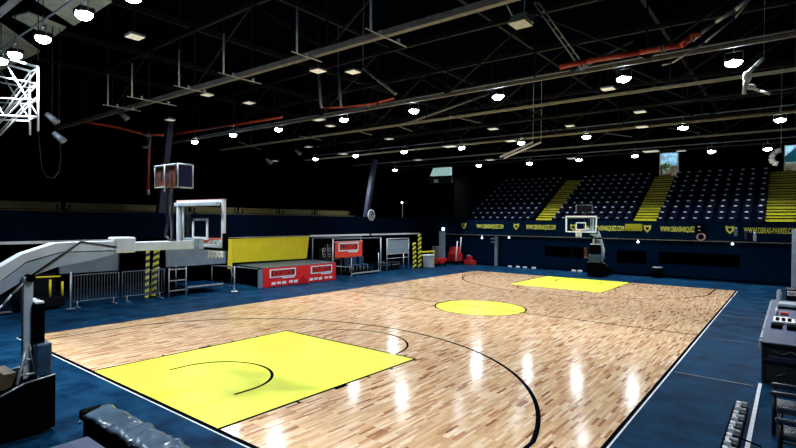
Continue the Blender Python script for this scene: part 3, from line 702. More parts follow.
# dark lighting cabin above the balcony corner
kb = thing('control_cabin', 'dark hanging cabin with pale teal window at left of the far stand', 'cabin', (-21.5, 31, 3.8))
c0 = on_y(428, 176, 30); c1 = on_y(452, 218, 30)
MB().box((c0.x-.6, 30.3, 3.8), (c1.x, 33, c0.z)).build('cabin_body', 'black', kb)
c2 = on_y(430, 176, 29.9); c3 = on_y(450, 167, 29.9)
MB().prism([(c2.x, 29.9, c2.z), (c3.x, 29.9, c2.z-.02), (c3.x, 29.9, c3.z), (c2.x+.3, 29.9, c3.z)], (0, .3, 0)).build('cabin_window', 'window_teal', kb)
MB().box((c2.x-.2, 29.95, c2.z-.6), (c3.x+.1, 30.3, c2.z-.1)).build('cabin_sill', 'steel_dark', kb)
MB().bbox((c2.x+.4, 29.85, c2.z-.55), (c2.x+.75, 29.95, c2.z-.3), .01).build('cabin_lamp', 'galv', kb)
pl = thing('pole_lamp', 'thin white pole with small lamp on the left balcony', 'lamp', tuple(on_x(402, 222, -21.5)))
MB().path(at_pipe([(402.5, 222), (402.5, 203)], x=-21.5), .025).build('pole', 'galv', pl)
MB().sphere(on_x(402, 202.5, -21.5), .09).build('lamp_head', 'indicator', pl)
fn = thing('round_fan', 'round white-rimmed fan fixed on the left balcony front', 'fan', tuple(on_x(371, 215, -20.8)))
c = on_x(371.3, 215, -20.85)
MB().ring(c, .36, .035, (1, 0, 0)).ring(c, .16, .02, (1, 0, 0)).build('cage', 'white', fn)
MB().tube(c+Vector((-.12, 0, 0)), c, .12, 12).build('hub', 'galv_dim', fn)
bl = MB()
for k in range(5):
    a = k*2*PI/5; d = Vector((0, math.cos(a), math.sin(a))); e = Vector((.05, -math.sin(a)*.09, math.cos(a)*.09))
    bl.prism([c+d*.08-e, c+d*.32-e*1.4, c+d*.32+e*1.4, c+d*.08+e], (-.015, 0, 0))
bl.build('blade', 'galv_dim', fn)
# yellow benches of the left balcony
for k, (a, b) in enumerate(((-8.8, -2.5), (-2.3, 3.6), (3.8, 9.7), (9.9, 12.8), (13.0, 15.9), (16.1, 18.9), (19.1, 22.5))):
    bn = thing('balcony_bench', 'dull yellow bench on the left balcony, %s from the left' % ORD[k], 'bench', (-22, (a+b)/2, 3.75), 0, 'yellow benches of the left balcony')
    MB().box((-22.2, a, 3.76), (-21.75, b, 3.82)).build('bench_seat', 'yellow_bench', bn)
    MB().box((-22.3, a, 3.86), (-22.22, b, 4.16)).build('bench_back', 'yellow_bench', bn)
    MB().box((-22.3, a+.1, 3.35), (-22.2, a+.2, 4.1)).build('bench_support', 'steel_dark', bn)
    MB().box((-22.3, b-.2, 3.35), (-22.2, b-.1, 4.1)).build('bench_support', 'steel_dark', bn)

# ------------------------------------------------------------------ left side under the balcony
def banner(y0, y1, z0, z1, mt, nm, label, x=-20.85):
    b = thing(nm, label, 'banner', (x, (y0+y1)/2, z0))
    MB().box((x-.02, y0, z0), (x, y1, z1)).build('sheet', mt, b)
    MB().tube((x-.01, y0-.05, z1), (x-.01, y1+.05, z1), .03).build('top_tube', 'galv', b)
    MB().tube((x-.01, y0-.05, z0), (x-.01, y1+.05, z0), .02).tube((x-.01, y0-.03, z0), (x-.01, y0-.03, z1), .03).tube((x-.01, y1+.03, z0), (x-.01, y1+.03, z1), .03).build('edge_tube', 'galv_dim', b)
    return b
banner(3.1, 5.45, 1.18, 2.42, 'grey_banner', 'grey_banner', 'plain grey banner under the balcony behind the hoop lift arm')
banner(7.75, 11.1, 1.16, 2.42, 'grey_banner', 'grey_banner', 'plain grey banner under the balcony behind the near net')
yb = thing('yellow_banner', 'plain bright yellow banner hanging behind the red fronted riser', 'banner', (-20.8, 14, 1.15))
MB().prism([(-20.8, 11.4, 1.16), (-20.8, 16.95, 1.12), (-20.8, 17.15, 2.50), (-20.8, 11.3, 2.44)], (-.03, 0, 0)).build('sheet', 'yellow_cloth', yb)
MB().prism([(-20.6, 11.05, .88), (-20.6, 11.35, .86), (-20.78, 11.42, 2.44), (-20.78, 11.22, 2.44)], (-.03, 0, 0)).build('folded_edge', 'yellow_cloth', yb)
MB().tube((-20.8, 11.1, 2.5), (-20.8, 17.3, 2.52), .025).build('top_tube', 'galv_dim', yb)
# crowd barriers
def barrier(y0, y1, label, x=-19.2, n=16):
    b = thing('crowd_barrier', label, 'barrier', (x, (y0+y1)/2, 0), 0, 'steel crowd barriers at the left side')
    MB().path([(x, y0, .22), (x, y0, 1.25), (x, y1, 1.25), (x, y1, .22), (x, y0, .22)], .018).build('frame', 'galv_dim', b)
    t = MB()
    for k in range(1, n): t.tube((x, y0+(y1-y0)*k/n, .22), (x, y0+(y1-y0)*k/n, 1.25), .011, 6)
    t.build('bars', 'galv_dim', b)
    for y in (y0+.2, y1-.2): MB().tube((x-.3, y, .015), (x+.3, y, .015), .018).tube((x, y, 0), (x, y, .24), .018).build('foot', 'galv', b)
barrier(2.95, 4.75, 'steel crowd barrier nearest the hoop, left of the striped posts')
barrier(4.9, 6.75, 'steel crowd barrier in front of the hazard striped posts')
# tall single pole and plate at the left
tp_ = thing('rope_post', 'grey steel post with a foot at the left end of the crowd barriers', 'post', (-18.95, 2.82, 0))
MB().tube((-18.95, 2.82, .02), (-18.95, 2.82, 1.42), .03, 10).build('post_tube', 'galv', tp_)
MB().tube((-18.95, 2.82, 0), (-18.95, 2.82, .03), .18, 16).build('foot_plate', 'galv_dim', tp_)
# hazard striped posts
for (ut, vt, ub, vb, x), lab in (((148, 249, 147, 283, -20.0), 'left, slimmer'), ((157, 249, 153, 279, -20.3), 'right, thicker, leaning')):
    p = on_x(ut, vt, x); q = on_x(ub, vb, x+.4); q.z = 0
    tag(MB().bar(q, p, .16 if x > -20.2 else .24, .1).build('striped_post', 'hazard'), 'black and yellow hazard striped post behind the barrier, '+lab, 'post', 'hazard striped posts')
# yellow trolley frame behind the hoop post
yt = thing('yellow_trolley', 'black trolley with yellow bars behind the near hoop post', 'trolley', (-19.3, 2.0, 0))
a = MB(); a.tube((-19.2, 2.2, .5), (-19.2, 2.2, 1.15), .045); a.tube((-19.2, 2.62, .5), (-19.2, 2.62, 1.05), .045); a.tube((-19.2, 1.45, 1.28), (-19.2, 2.55, 1.25), .03)
a.build('yellow_bar', 'yellow_cloth', yt)
MB().bbox((-20.2, 1.2, .12), (-19.25, 2.75, .45), .03).bbox((-20.2, 1.3, .45), (-20.1, 2.7, 1.3), .02).build('trolley_body', 'black_gloss', yt)
for y in (1.4, 2.5):
    MB().tube((-19.45, y, .1), (-19.38, y, .1), .1, 14).build('wheel', 'steel_dark', yt)
    MB().tube((-20.05, y, .1), (-19.98, y, .1), .1, 14).build('wheel', 'steel_dark', yt)
# low navy platform along the left
pf = thing('low_platform', 'low navy platform with a pale edge along the left side of the hall', 'platform', (-20, 3, 0))
MB().box((-20.9, -6, 0), (-19.35, 1.0, .1)).build('deck', 'navy_paint', pf)
MB().box((-19.35, -6, .06), (-19.3, 1.0, .12)).build('edge', 'grime_steel', pf)
# shelf rack and bench right of it
rk = thing('shelf_rack', 'dark shelf rack with silver edges right of the striped posts', 'rack', (-19.2, 7.15, 0))
y0, y1 = 6.85, 7.68
MB().box((-19.9, y0, .02), (-19.85, y1, 1.25)).build('back_panel', 'black', rk)
for z in (.25, .7, 1.2): MB().box((-19.85, y0, z), (-19.0, y1, z+.04)).build('shelf', 'black', rk)
for z in (.25, .7, 1.2): MB().box((-19.0, y0, z), (-18.97, y1, z+.045)).build('shelf_edge', 'galv', rk)
for y in (y0, y1):
    for x in (-19.85, -18.97): MB().tube((x, y, 0), (x, y, 1.3), .025).build('rack_post', 'galv', rk)
bh = thing('low_stage', 'low black stage with a pale front edge between rack and riser', 'stage', (-19.9, 8.8, 0))
MB().box((-20.7, 7.8, .32), (-19.1, 9.75, .38)).build('deck', 'navy_paint', bh)
MB().box((-19.1, 7.8, .31), (-19.06, 9.75, .38)).build('edge', 'galv', bh)
for x in (-20.6, -19.15):
    for y in (7.85, 9.7): MB().tube((x, y, 0), (x, y, .32), .03).build('leg', 'galv_dim', bh)

# riser with red fronts
rs = thing('press_riser', 'grey-topped stage riser with two red advertising fronts beside the court', 'stage', (-19.9, 14.3, 0))
x0, x1, y0, y1, zt_ = -21.4, -18.45, 11.66, 17.05, 1.02
MB().prism([(x1, y0, zt_-.09), (x1, y1, zt_-.09), (x0, y1+.6, zt_-.09), (x0, y0+.3, zt_-.09)], (0, 0, .09)).build('deck', 'deck_grey', rs)
MB().box((x0, y0+.3, 0), (x0+.05, y1, .93)).box((x0, y0+.3, .02), (x1-.06, y0+.33, .93)).build('skirt', 'navy_dark', rs)
MB().box((x1-.06, y0-.28, 0), (x1+.0, y0+.02, .95)).build('corner_panel', 'grey_blue', rs)
def ad_panel(parent, x, ya, yb, za, zb, frame=True, big=True):
    H = zb-za; W = yb-ya; n_ = MB()
    n_.box((x, ya+W*.1, za+H*.42), (x+.012, yb-W*.06, zb-H*.08)).build('logo_frame', 'white', parent)
    MB().box((x+.012, ya+W*.15, za+H*.50), (x+.02, yb-W*.10, zb-H*.15)).build('logo_field', 'red_dark', parent)
    t = text_mesh('CUSO', H*.26, .006, W*.6)
    M4 = Matrix.Translation((x+.022, (ya+yb)/2, za+H*.54)) @ Matrix(((0, 0, 1, 0), (1, 0, 0, 0), (0, 1, 0, 0), (0, 0, 0, 1)))
    put(t, M4).build('logo_lettering', 'red_print', parent)
    MB().bbox((x, ya+W*.5, za+H*.33), (x+.02, yb-W*.1, za+H*.40), .004).build('small_lettering', 'white', parent)
for k, (a, b) in enumerate(((y0, y0+2.7), (y0+2.7, y1))):
    MB().box((x1, a, .01), (x1+.03, b, zt_-.03)).build('red_front', 'red_print', rs)
    ad_panel(rs, x1+.03, a+.2 if k == 0 else a+.45, b-.35 if k == 0 else b-.2, .1, .98)
    for j in range(5):
        q = a+.55+.36*j+(0.12 if j > 2 else 0)
        MB().bbox((x1+.03, q, .10+.02*(j % 2)), (x1+.045, q+.27, .24), .004).build('lettering_block', 'white', rs)
MB().prism([(x1+.03, y0+2.3, .05), (x1+.03, y0+3.1, .05), (x1+.10, y0+2.7, .5), (x1+.05, y0+2.7, .85)], (.01, 0, 0)).build('red_fold', 'red_print', rs)
# scaffold frame left of the riser
sc_ = thing('scaffold_tower', 'dark open scaffold frame with silver post at the left end of the riser', 'scaffold', (-18.9, 10.5, 0))
MB().path([(-18.4, 9.9, 0), (-18.4, 9.9, 1.22)], .03).build('front_post', 'galv', sc_)
MB().path([(-20.6, 10.1, 0), (-20.6, 10.1, 1.1)], .03).path([(-20.6, 11.3, 0), (-20.6, 11.3, 1.0)], .03).build('rear_post', 'galv_dim', sc_)
MB().path([(-18.4, 9.9, 1.2), (-18.45, 11.3, 1.0)], .025).path([(-18.4, 9.9, 1.2), (-20.6, 10.1, 1.1), (-20.6, 11.3, 1.0)], .022).path([(-18.4, 9.95, .5), (-20.6, 11.2, .95)], .018).path([(-18.4, 9.9, .25), (-20.6, 10.1, .25)], .018).build('cross_rail', 'galv_dim', sc_)
MB().tube((-18.4, 9.9, 0), (-18.4, 9.9, .03), .16, 14).build('foot_plate', 'white', sc_)

# booth beyond the riser
bo = thing('scaffold_booth', 'open black scaffold booth holding the red sign, beyond the riser', 'scaffold', (-19.6, 19.5, 0))
for y in (17.35, 22.0):
    for x in (-18.95, -20.7): MB().tube((x, y, 0), (x, y, 2.38), .035).build('upright', 'galv_dim' if x < -20 else 'galv', bo)
MB().path([(-18.95, 17.35, 2.36), (-18.95, 22.0, 2.36)], .03).path([(-20.7, 17.4, 2.36), (-20.7, 22.0, 2.36)], .03).build('top_rail', 'galv_dim', bo)
MB().box((-20.78, 17.2, 0), (-20.74, 22.2, 2.3)).build('black_cloth', 'black', bo)
MB().path([(-18.95, 17.35, .75), (-18.95, 19.1, .55)], .022).build('brace_rail', 'galv', bo)
sg = thing('red_sign', 'small orange-red sign with white framed logo hanging on the booth', 'sign', (-18.9, 18.75, 1.22))
MB().box((-18.93, 17.5, 1.22), (-18.89, 20.0, 2.18)).build('board', 'red_orange', sg)
ad_panel(sg, -18.89, 17.55, 19.75, 1.15, 2.2)
MB().bbox((-18.93, 17.45, 2.16), (-18.87, 20.05, 2.21), .008).build('top_edge', 'pink_edge', sg)
# raised deck in the booth with three blue chairs
dk = thing('booth_deck', 'low dark deck with silver edge carrying three blue chairs', 'stage', (-19.8, 20.6, 0))
MB().box((-20.6, 19.1, .1), (-19.0, 22.0, .18)).build('deck', 'black', dk)
MB().box((-19.0, 19.1, .1), (-18.96, 22.0, .18)).build('edge', 'galv', dk)
for y in (19.2, 21.9):
    for x in (-20.5, -19.05): MB().tube((x, y, 0), (x, y, .1), .03).build('leg', 'galv_dim', dk)
tag(MB().tube((-18.97, 19.05, 0), (-18.97, 19.05, 1.15), .03).bbox((-19.03, 18.99, 0), (-18.91, 19.11, .03), .01).build('guard_post', 'galv'), 'silver guard post at the left end of the chair deck', 'post')
tag(MB().tube((-18.97, 21.8, .18), (-18.97, 21.8, 1.35), .03).tube((-18.97, 21.8, .7), (-18.97, 22.3, .7), .02).bbox((-19.03, 21.74, .18), (-18.91, 21.86, .2), .01).build('guard_post', 'galv'), 'silver guard post at the right end of the chair deck', 'post')
ch0 = None
for k, y in enumerate((19.6, 20.3, 21.0)):
    lab = 'shiny blue bucket chair on the booth deck, %s of three' % ('left', 'middle', 'right')[k]
    if ch0 is None:
        ch0 = thing('bucket_chair', lab, 'chair', (-19.6, y, .18), 0, 'blue chairs in the booth')
        MB().bbox((-.22, -.24, .36), (.24, .24, .44), .03).build('seat', 'pad_blue', ch0, local=True)
        MB().bbox((-.28, -.24, .42), (-.2, .24, .95), .03).build('backrest', 'pad_blue', ch0, local=True)
        for sx in (-.18, .18):
            for sy in (-.2, .2): MB().tube((sx, sy, 0), (sx, sy, .37), .015).build('leg', 'galv', ch0, local=True)
    else:
        o = copy_tree(ch0, lab); o.location = (-19.6, y, .18)
# sound gear on a table behind the riser end
gt = thing('gear_table', 'dark table with sound gear under the balcony between yellow banner and booth', 'table', (-19.9, 18.2, 0))
MB().box((-20.6, 17.5, 1.0), (-19.6, 19.0, 1.05)).build('tabletop', 'steel_dark', gt)
for x in (-20.5, -19.7):
    for y in (17.6, 18.9): MB().tube((x, y, 0), (x, y, 1.0), .025).build('leg', 'galv_dim', gt)
for y, z1, lab in ((17.75, 1.75, 'left'), (18.2, 1.95, 'right')):
    z0 = 1.052; sp = thing('loudspeaker', 'slim dark loudspeaker standing on the gear table right of the yellow banner, the %s one' % lab, 'speaker', (-20.2, y, z0), 0, 'loudspeakers on the gear table')
    MB().bbox((-20.4, y-.17, z0), (-20.05, y+.17, z1), .02).build('cabinet', 'black_gloss', sp)
    for zz in (.25, .6): MB().ring((-20.045, y, z0+zz), .11, .014, (1, 0, 0), 20).build('speaker_cone', 'galv', sp)
    MB().path([(-20.04, y-.18, z0), (-20.04, y-.18, z1)], .012).build('edge', 'galv', sp)
tag(MB().bbox((-20.1, 18.5, 1.052), (-19.8, 18.85, 1.2), .01).build('mixer', 'yellow_bench'), 'small yellow lit gear box on the dark gear table', 'gear box')

# grey board on stand further along
gb = thing('grey_board', 'grey-blue board on a silver frame with legs, far left side', 'board', (-19, 24.1, 0))
MB().box((-19.03, 22.85, 1.2), (-18.99, 25.2, 2.15)).build('board', 'grey_banner', gb)
MB().path([(-19.0, 22.75, 0), (-19.0, 22.75, 2.25), (-19.0, 25.3, 2.25), (-19.0, 25.3, 0)], .03).path([(-19, 22.75, .9), (-19, 25.3, .9)], .02).path([(-19, 22.75, 1.2), (-19, 25.3, 1.2)], .025).path([(-19, 24.7, 0), (-19, 24.7, 1.2)], .025).build('frame', 'galv', gb)
for k, y in enumerate((23.5, 24.6)):
    t = thing('equipment_case', 'low dark equipment case behind the grey board, %s' % ('left' if k == 0 else 'right'), 'case', (-20, y, 0), 0, 'equipment cases')
    MB().bbox((-20.4, y-.45, 0), (-19.6, y+.45, .55), .02).build('case_body', 'black_gloss', t)
    MB().path([(-19.59, y-.45, .38), (-19.59, y+.45, .38)], .012).path([(-19.59, y-.45, .54), (-19.59, y+.45, .54)], .012).build('trim', 'galv', t)
for k, y in enumerate((26.3, 27.0)):
    tag(MB().bar((-19.2, y+.1, 0), (-19.2, y, 2.5 if k else 1.9), .2, .16).build('striped_post', 'hazard'), 'hazard striped post far left, %s of the far pair' % ('taller, right' if k else 'shorter, left'), 'post', 'far hazard striped posts')
tag(MB().box((-19.2, 27.2, 1.12), (-19.1, 29.0, 1.22)).tube((-19.15, 28.95, 0), (-19.15, 28.95, 1.15), .03).build('yellow_rail', 'yellow_cloth'), 'yellow horizontal rail at the far left corner, right of the striped post', 'rail')
wb = thing('white_bin', 'pale slanted plastic bin beside the far striped posts', 'bin', (-18.8, 27.7, 0))
MB().prism([(-18.9, 27.15, .05), (-18.9, 28.0, 0), (-18.9, 27.8, .95), (-18.9, 27.0, .9)], (.4, 0, 0)).build('bin_body', 'galv', wb)
MB().bbox((-18.95, 26.95, .9), (-18.45, 27.85, 1.0), .02).build('lid', 'white', wb)
# red lift machinery in the corner
rl = thing('scissor_lift', 'red wheeled lift with grey mast in the far left corner', 'lift', (-19.4, 30, 0))
MB().bbox((-19.9, 29.1, .15), (-18.9, 30.5, .6), .05).build('lift_base', 'red_machine', rl)
MB().bar((-19.3, 30.4, .5), (-19.3, 30.4, 2.7), .3, .45).build('mast', 'grey_blue', rl)
MB().bbox((-19.7, 29.5, .6), (-19.0, 30.1, 1.5), .04).build('panel', 'galv_dim', rl)
for x in (-19.85, -18.95):
    for y in (29.3, 30.3): MB().tube((x-.05, y, .18), (x+.05, y, .18), .18, 16).build('wheel', 'black', rl)
rt = thing('red_cart', 'dark red cart with pale handles right of the lift', 'cart', (-19, 32, 0))
MB().bbox((-19.4, 31.4, .25), (-18.5, 32.3, .9), .05).prism([(-19.4, 31.6, .9), (-19.4, 32.3, .9), (-19.4, 32.2, 1.4), (-19.4, 31.9, 1.4)], (.7, 0, 0)).build('cart_body', 'red_machine', rt)
MB().path([(-18.5, 31.2, .3), (-18.5, 31.4, 1.9)], .05).path([(-18.7, 32.2, .9), (-18.6, 32.2, 2.2)], .05).build('handle', 'white', rt)
for y in (31.55, 32.15): MB().tube((-18.5, y, .15), (-18.42, y, .15), .15, 14).build('wheel', 'black', rt)
rc = thing('red_crate', 'small red crate stack near the far wall corner', 'crate', (-17.9, 32.4, 0))
MB().bbox((-18.3, 32.1, 0), (-17.4, 32.6, .35), .03).bbox((-18.1, 32.15, .35), (-17.7, 32.5, .7), .03).build('crate_body', 'red_machine', rc)
MB().bbox((-18.05, 32.13, .7), (-17.85, 32.4, .78), .01).build('crate_top', 'galv', rc)
for (u, v), lab in (((434, 229), 'left'), ((443, 229), 'right')):
    p = on_y(u, v, 32.3); tag(MB().bbox(p-Vector((.1, .05, .13)), p+Vector((.1, .12, .13)), .03).tube(p+Vector((0, .1, 0)), p+Vector((0, .7, 0)), .02).build('wall_light', 'indicator'), 'small glowing white wall light in the far left corner, %s' % lab, 'lamp', 'small corner lights')
for (u, v), lab in (((482, 238), 'left of the white post'), ((509, 237.5), 'right of the white post'), ((638, 242), 'between far hoop and right'), ((732.5, 244), 'far right')):
    p = on_y(u, v, 32.7); tag(MB().bbox(p-Vector((.07, .05, .06)), p+Vector((.07, .05, .06)), .02).tube(p, Vector((p.x, p.y, 2.46)), .02, 6).build('wall_light', 'indicator'), 'tiny white light under the far fascia, '+lab, 'lamp', 'tiny lights under the fascia')
wp = thing('white_post', 'pale grey post with bracket against the navy far wall', 'post', (-15.75, 32.7, 0))
MB().bbox((-15.85, 32.6, 0), (-15.6, 32.8, 2.38), .015).build('post_body', 'grey_banner', wp)
MB().bbox((-16.2, 32.6, 2.1), (-15.85, 32.7, 2.2), .01).bbox((-16.15, 32.6, 1.85), (-15.85, 32.7, 1.93), .01).build('bracket', 'galv', wp)
for k, u in enumerate((510, 518, 525, 534, 574, 580)):
    p = on_y(u, 264.7+(u-510)*.08, 32.5); p.z = 0
    tag(MB().bbox(p-Vector((.14, .08, .012)), p+Vector((.14, .08, .12)), .02).build('floor_marker', 'white'), 'small white marker on the floor at the far wall, %s from the left' % ORD[k], 'marker', 'white floor markers')
bb = thing('waste_bin', 'black waste bin with pale lid on the floor by the far wall slot', 'bin', (-4.4, 32.2, 0))
MB().tube((-4.4, 32.2, 0), (-4.4, 32.2, .62), .24, 18, .32).build('bin_body', 'black', bb)
MB().tube((-4.4, 32.2, .62), (-4.4, 32.2, .7), .35, 18, .3).build('lid', 'galv_dim', bb)
# life ring like pale coil and small purple items on the ledge of the fascia
cc = on_y(701, 237, 32.28)
tag(MB().ring(cc, .2, .045, (0, 1, 0)).tube(cc+Vector((0, .0, .2)), cc+Vector((0, .2, .24)), .02, 6).build('ring', 'pink_edge'), 'pink ring hanging on the far fascia right of centre', 'ring')
for k, (u, v) in enumerate(((736, 233), (746, 236), (755, 238))):
    p = on_y(u, v, 32.36); tag(MB().bbox(p-Vector((.08, .05, .2)), p+Vector((.08, .07, .2)), .03).tube(p+Vector((0, .05, .1)), Vector((p.x, 32.505, p.z+.1)), .01, 6).sphere(p+Vector((0, 0, .26)), .07).build('hanging_bottle', ('grey_blue', 'steel_blue', 'galv')[k]), 'small bluish bottle hung on the far fascia at right, %s of three' % ('left', 'middle', 'right')[k], 'bottle', 'bottles on the fascia')
# things behind the wall slots
for k, x in enumerate((-10.4, -9.4)):
    tag(MB().bbox((x-.14, 34.2, 0), (x+.14, 34.5, 1.75), .03).build('store_post', 'pink_edge' if k else 'steel_dark'), 'post standing inside the wall slot behind the far hoop, %s' % ('right' if k else 'left'), 'post')

# ------------------------------------------------------------------ right side
tb = thing('scorer_table', 'long scorer table with blue-grey top and black front along the right sideline', 'table', (2.2, 13.4, 0))
x0, x1, y0, y1, zt_ = 1.72, 2.75, 9.25, 17.4, .92
MB().bbox((x0-.02, y0-.03, zt_-.035), (x1, y1, zt_), .01).build('tabletop', 'table_top', tb)
MB().box((x0, y0+.05, .02), (x0+.04, y1, zt_-.035)).build('front_panel', 'table_front', tb)
MB().box((x0+.04, y0+.15, .02), (x1-.02, y0+.2, zt_-.035)).build('end_panel', 'table_front', tb)
MB().box((x0+.04, y0-.01, .52), (x1-.05, y0+.15, .56)).bbox((x0+.12, y0-.02, .56), (x0+.72, y0+.1, .63), .01).build('shelf', 'steel_blue', tb)
MB().path([(x0+.2, y0+.12, .72), (x0+.35, y0+.1, .66), (x0+.5, y0+.12, .74), (x0+.62, y0+.1, .68)], .012).path([(x0+.25, y0+.1, .18), (x0+.4, y0+.1, .26)], .01).build('cable', 'galv_dim', tb)
for k in range(22):
    y = y0+.1+k*.36; MB().bbox((x0-.05, y, zt_-.12-random.uniform(0, .12)), (x0-.0, y+random.uniform(.08, .24), zt_+.01), .008).build('tape_strip', 'galv', tb)
# things on the table
def on_tab(nm, mb, mt, lab, cat): return tag(mb.build(nm, mt), lab, cat)
T = zt_+.001
cons = thing('control_console', 'white and black scoring console with keys on the scorer table', 'console', (2.05, 12.4, T))
MB().bbox((1.85, 12.0, T), (2.3, 12.7, T+.07), .01).build('case', 'white', cons)
for k in range(12): MB().bbox((1.9+.12*(k % 3), 12.1+.14*(k//3), T+.07), (1.98+.12*(k % 3), 12.18+.14*(k//3), T+.09), .005).build('key', 'black', cons)
on_tab('notebook', MB().bbox((1.83, 11.2, T), (2.05, 11.6, T+.09), .01), 'black', 'black notebook nearest us on the scorer table, left', 'notebook')
on_tab('notebook', MB().bbox((2.13, 11.15, T), (2.38, 11.55, T+.09), .01), 'black', 'black notebook nearest us on the scorer table, right', 'notebook')
on_tab('paper_sheet', MB().bbox((1.84, 12.9, T), (2.2, 13.3, T+.012), .003), 'white', 'white paper sheet behind the scoring console', 'paper')
on_tab('water_bottle', MB().tube((1.9, 13.6, T), (1.9, 13.6, T+.2), .035, 12).tube((1.9, 13.6, T+.2), (1.9, 13.6, T+.25), .015, 10), 'galv', 'clear water bottle on the scorer table beyond the paper', 'bottle')
on_tab('red_box', MB().bbox((1.98, 13.7, T), (2.15, 13.95, T+.08), .01), 'red_machine', 'small red box on the scorer table', 'box')
on_tab('hand_mic', MB().tube((1.85, 11.75, T+.03), (2.02, 11.8, T+.03), .02).sphere((2.05, 11.81, T+.035), .034), 'galv_dim', 'dark hand microphone beside the notebooks on the scorer table', 'microphone')
pr_ = thing('printer', 'pale grey printer at the far end of the scorer table', 'printer', (2.1, 15.6, T))
MB().bbox((1.88, 15.2, T), (2.5, 15.9, T+.12), .02).build('case', 'grey_blue', pr_)
MB().bbox((1.92, 15.25, T+.12), (2.46, 15.85, T+.14), .005).build('lid', 'galv', pr_)
MB().bbox((1.9, 15.1, T+.03), (2.4, 15.2, T+.06), .008).build('paper_tray', 'black', pr_)
bx = thing('speaker_box', 'black box with white badge beyond the far end of the scorer table', 'speaker', (2.4, 18.4, 0))
MB().bbox((2.05, 18.1, 0), (2.7, 18.7, 1.25), .03).build('cabinet', 'black_gloss', bx)
MB().bbox((2.1, 18.08, 1.02), (2.35, 18.1, 1.18), .01).build('badge', 'white', bx)
MB().ring((2.17, 18.07, 1.1), .04, .01, (0, 1, 0), 14, 5).ring((2.27, 18.07, 1.1), .04, .01, (0, 1, 0), 14, 5).build('badge_mark', 'black', bx)
rb = thing('rolled_banner', 'upright bluish white rolled banner at the far corner of the scorer table', 'banner', (1.86, 17.75, 0))
MB().tube((1.86, 17.75, 0), (1.9, 17.75, 1.18), .09, 14, .075).sphere((1.9, 17.75, 1.18), .075).build('roll', 'grey_banner', rb)
MB().ring((1.88, 17.75, .6), .09, .012, (0, 0, 1), 16, 5).build('strap', 'black', rb)
cl_ = thing('white_column', 'pale grey column standing at the right edge beyond the scorer table', 'column', (2.55, 25, 0))
MB().bbox((2.2, 25, 0), (2.68, 25.5, 3.25), .02).build('shaft', 'grey_banner', cl_)
MB().bbox((2.05, 24.95, 0), (2.67, 25.57, .15), .02).build('base_block', 'black', cl_)

# armchairs at the lower right, seen from behind the sideline
def armchair(y, x, label):
    c = thing('armchair', label, 'chair', (x, y, 0), 0, 'black armchairs behind the right sideline')
    B = lambda mb, n, m_: mb.build(n, m_, c, local=True)
    B(MB().bbox((0.0, -.25, .40), (.52, .25, .48), .03), 'seat', 'chair_pad')
    B(MB().bbox((.46, -.25, .5), (.54, .25, .98), .03), 'backrest', 'chair_pad')
    for sy in (-.29, .29):
        B(MB().bbox((-.03, sy-.05, .65), (.44, sy+.05, .73), .03, 3), 'armrest', 'chair_pad')
        B(MB().tube((.03, sy, 0), (.03, sy, .67), .028), 'leg', 'black_gloss')
        B(MB().tube((.5, sy, 0), (.5, sy, .67), .028), 'leg', 'black_gloss')
    B(MB().tube((.03, -.29, .38), (.03, .29, .38), .015).tube((.03, -.29, .39), (.5, -.29, .39), .015).tube((.03, .29, .39), (.5, .29, .39), .015).tube((.5, -.29, .38), (.5, .29, .38), .015), 'seat_frame', 'black_gloss')
    return c
ac = armchair(6.2, 1.98, 'black armchair closest to the scorer table')
armchair(4.75, 2.08, 'black armchair at the lower right corner, farther from the scorer table')
# low row of clamps and plugs on the floor strip
cr_ = thing('cable_ramp', 'black floor cable ramp with a row of white plugs at lower right', 'cable ramp', (1.6, 5.8, 0))
MB().prism([(1.38, 3.4, 0), (1.62, 3.4, 0), (1.58, 3.4, .1), (1.44, 3.4, .1)], (0, 3.7, 0)).build('ramp', 'black', cr_)
k = 0
for y in [3.5+.21*i for i in range(17)]:
    q = MB().bbox((1.45+.02*(k % 2), y, .08), (1.50+.02*(k % 3), y+.07, .14+.025*(k % 3)), .008).bbox((1.44, y+.09, .08), (1.49, y+.13, .15), .006)
    q.build('plug', ('white', 'white', 'galv')[k % 3], cr_)
    MB().bbox((1.52, y+.05, .06), (1.61, y+.16, .15), .01).build('clamp', 'black_gloss' if k % 2 else 'galv_dim', cr_)
    k += 1
for y in (4.4, 5.1):
    MB().tube((1.6, y, .1), (1.88, y+.05, .02), .015).build('strut', 'black', cr_)

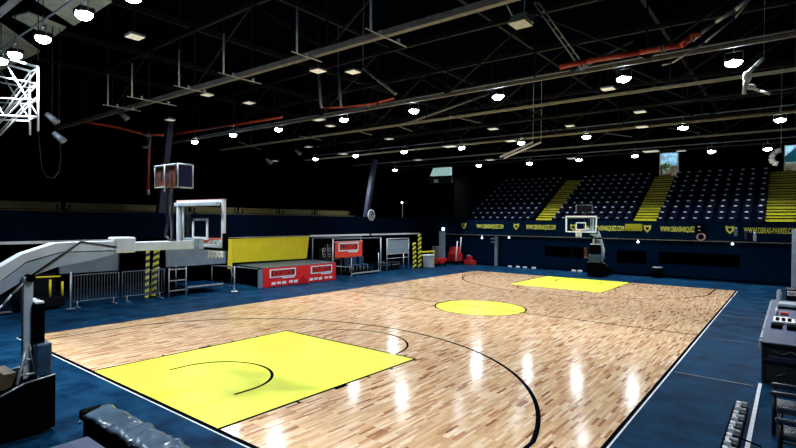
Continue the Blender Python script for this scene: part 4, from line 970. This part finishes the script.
# ------------------------------------------------------------------ foreground, lower left
bn = thing('wrapped_bench', 'long black bench covered in creased shiny blue-grey vinyl, lower left', 'bench', (-4.2, -1.5, 0))
top = MB(); NX, NY = 90, 10; xa, xb, ya, yb_ = -6.15, -2.2, -1.70, -1.20
grid = []
for i in range(NX+1):
    row = []
    for j in range(NY+1):
        x = xa+(xb-xa)*i/NX; y = ya+(yb_-ya)*j/NY
        cre = min(1, max(0, (x+5.6)/.8))
        z = .515+.028*cre*math.sin(x*26+1.6*math.sin(y*9+x*2.3)+y*8)*(.6+.4*math.sin(x*7.3+y*5))+.01*math.sin(x*9+y*14)-.05*(abs(j/NY-.5)*2)**4
        row.append(top.bm.verts.new((x, y+.012*math.sin(x*15), z)))
    grid.append(row)
for i in range(NX):
    for j in range(NY):
        f = top.bm.faces.new((grid[i][j], grid[i+1][j], grid[i+1][j+1], grid[i][j+1])); f.smooth = True
bmesh.ops.solidify(top.bm, geom=top.bm.faces[:], thickness=.02)
M['vinyl'] = mat('vinyl', (0.13, 0.21, 0.30), 0.2, var=0.2, scale=3)
top.build('vinyl_cover', 'vinyl', bn)
MB().bbox((xa+.02, ya+.03, .08), (xb, yb_-.03, .47), .02).build('bench_body', 'black', bn)
MB().bbox((xa-.08, ya+.0, .36), (xa+.12, yb_-.08, .52), .04).build('end_cap', 'black', bn)
MB().tube((xa-.05, ya+.02, .33), (xa+.02, ya-.02, .33), .02).build('catch', 'galv', bn)
for x in (xa+.15, xb-.3):
    for y in (ya+.1, yb_-.1): MB().box((x-.03, y-.03, 0), (x+.03, y+.03, .1)).build('foot', 'black', bn)
gb2 = thing('road_case', 'dark trunk with a plain blue-grey lid at the bottom left edge', 'trunk', (-4.9, -2.3, 0))
MB().bbox((-5.08, -2.9, .02), (-4.2, -2.03, .44), .02).build('case_body', 'black', gb2)
MB().prism([(-5.13, -2.95, .44), (-5.13, -1.99, .44), (-4.15, -1.99, .44), (-4.15, -2.95, .44)], (0, 0, .06)).build('lid', 'table_top', gb2)
MB().bbox((-5.0, -2.02, .36), (-4.85, -1.98, .46), .008).build('latch', 'galv', gb2)
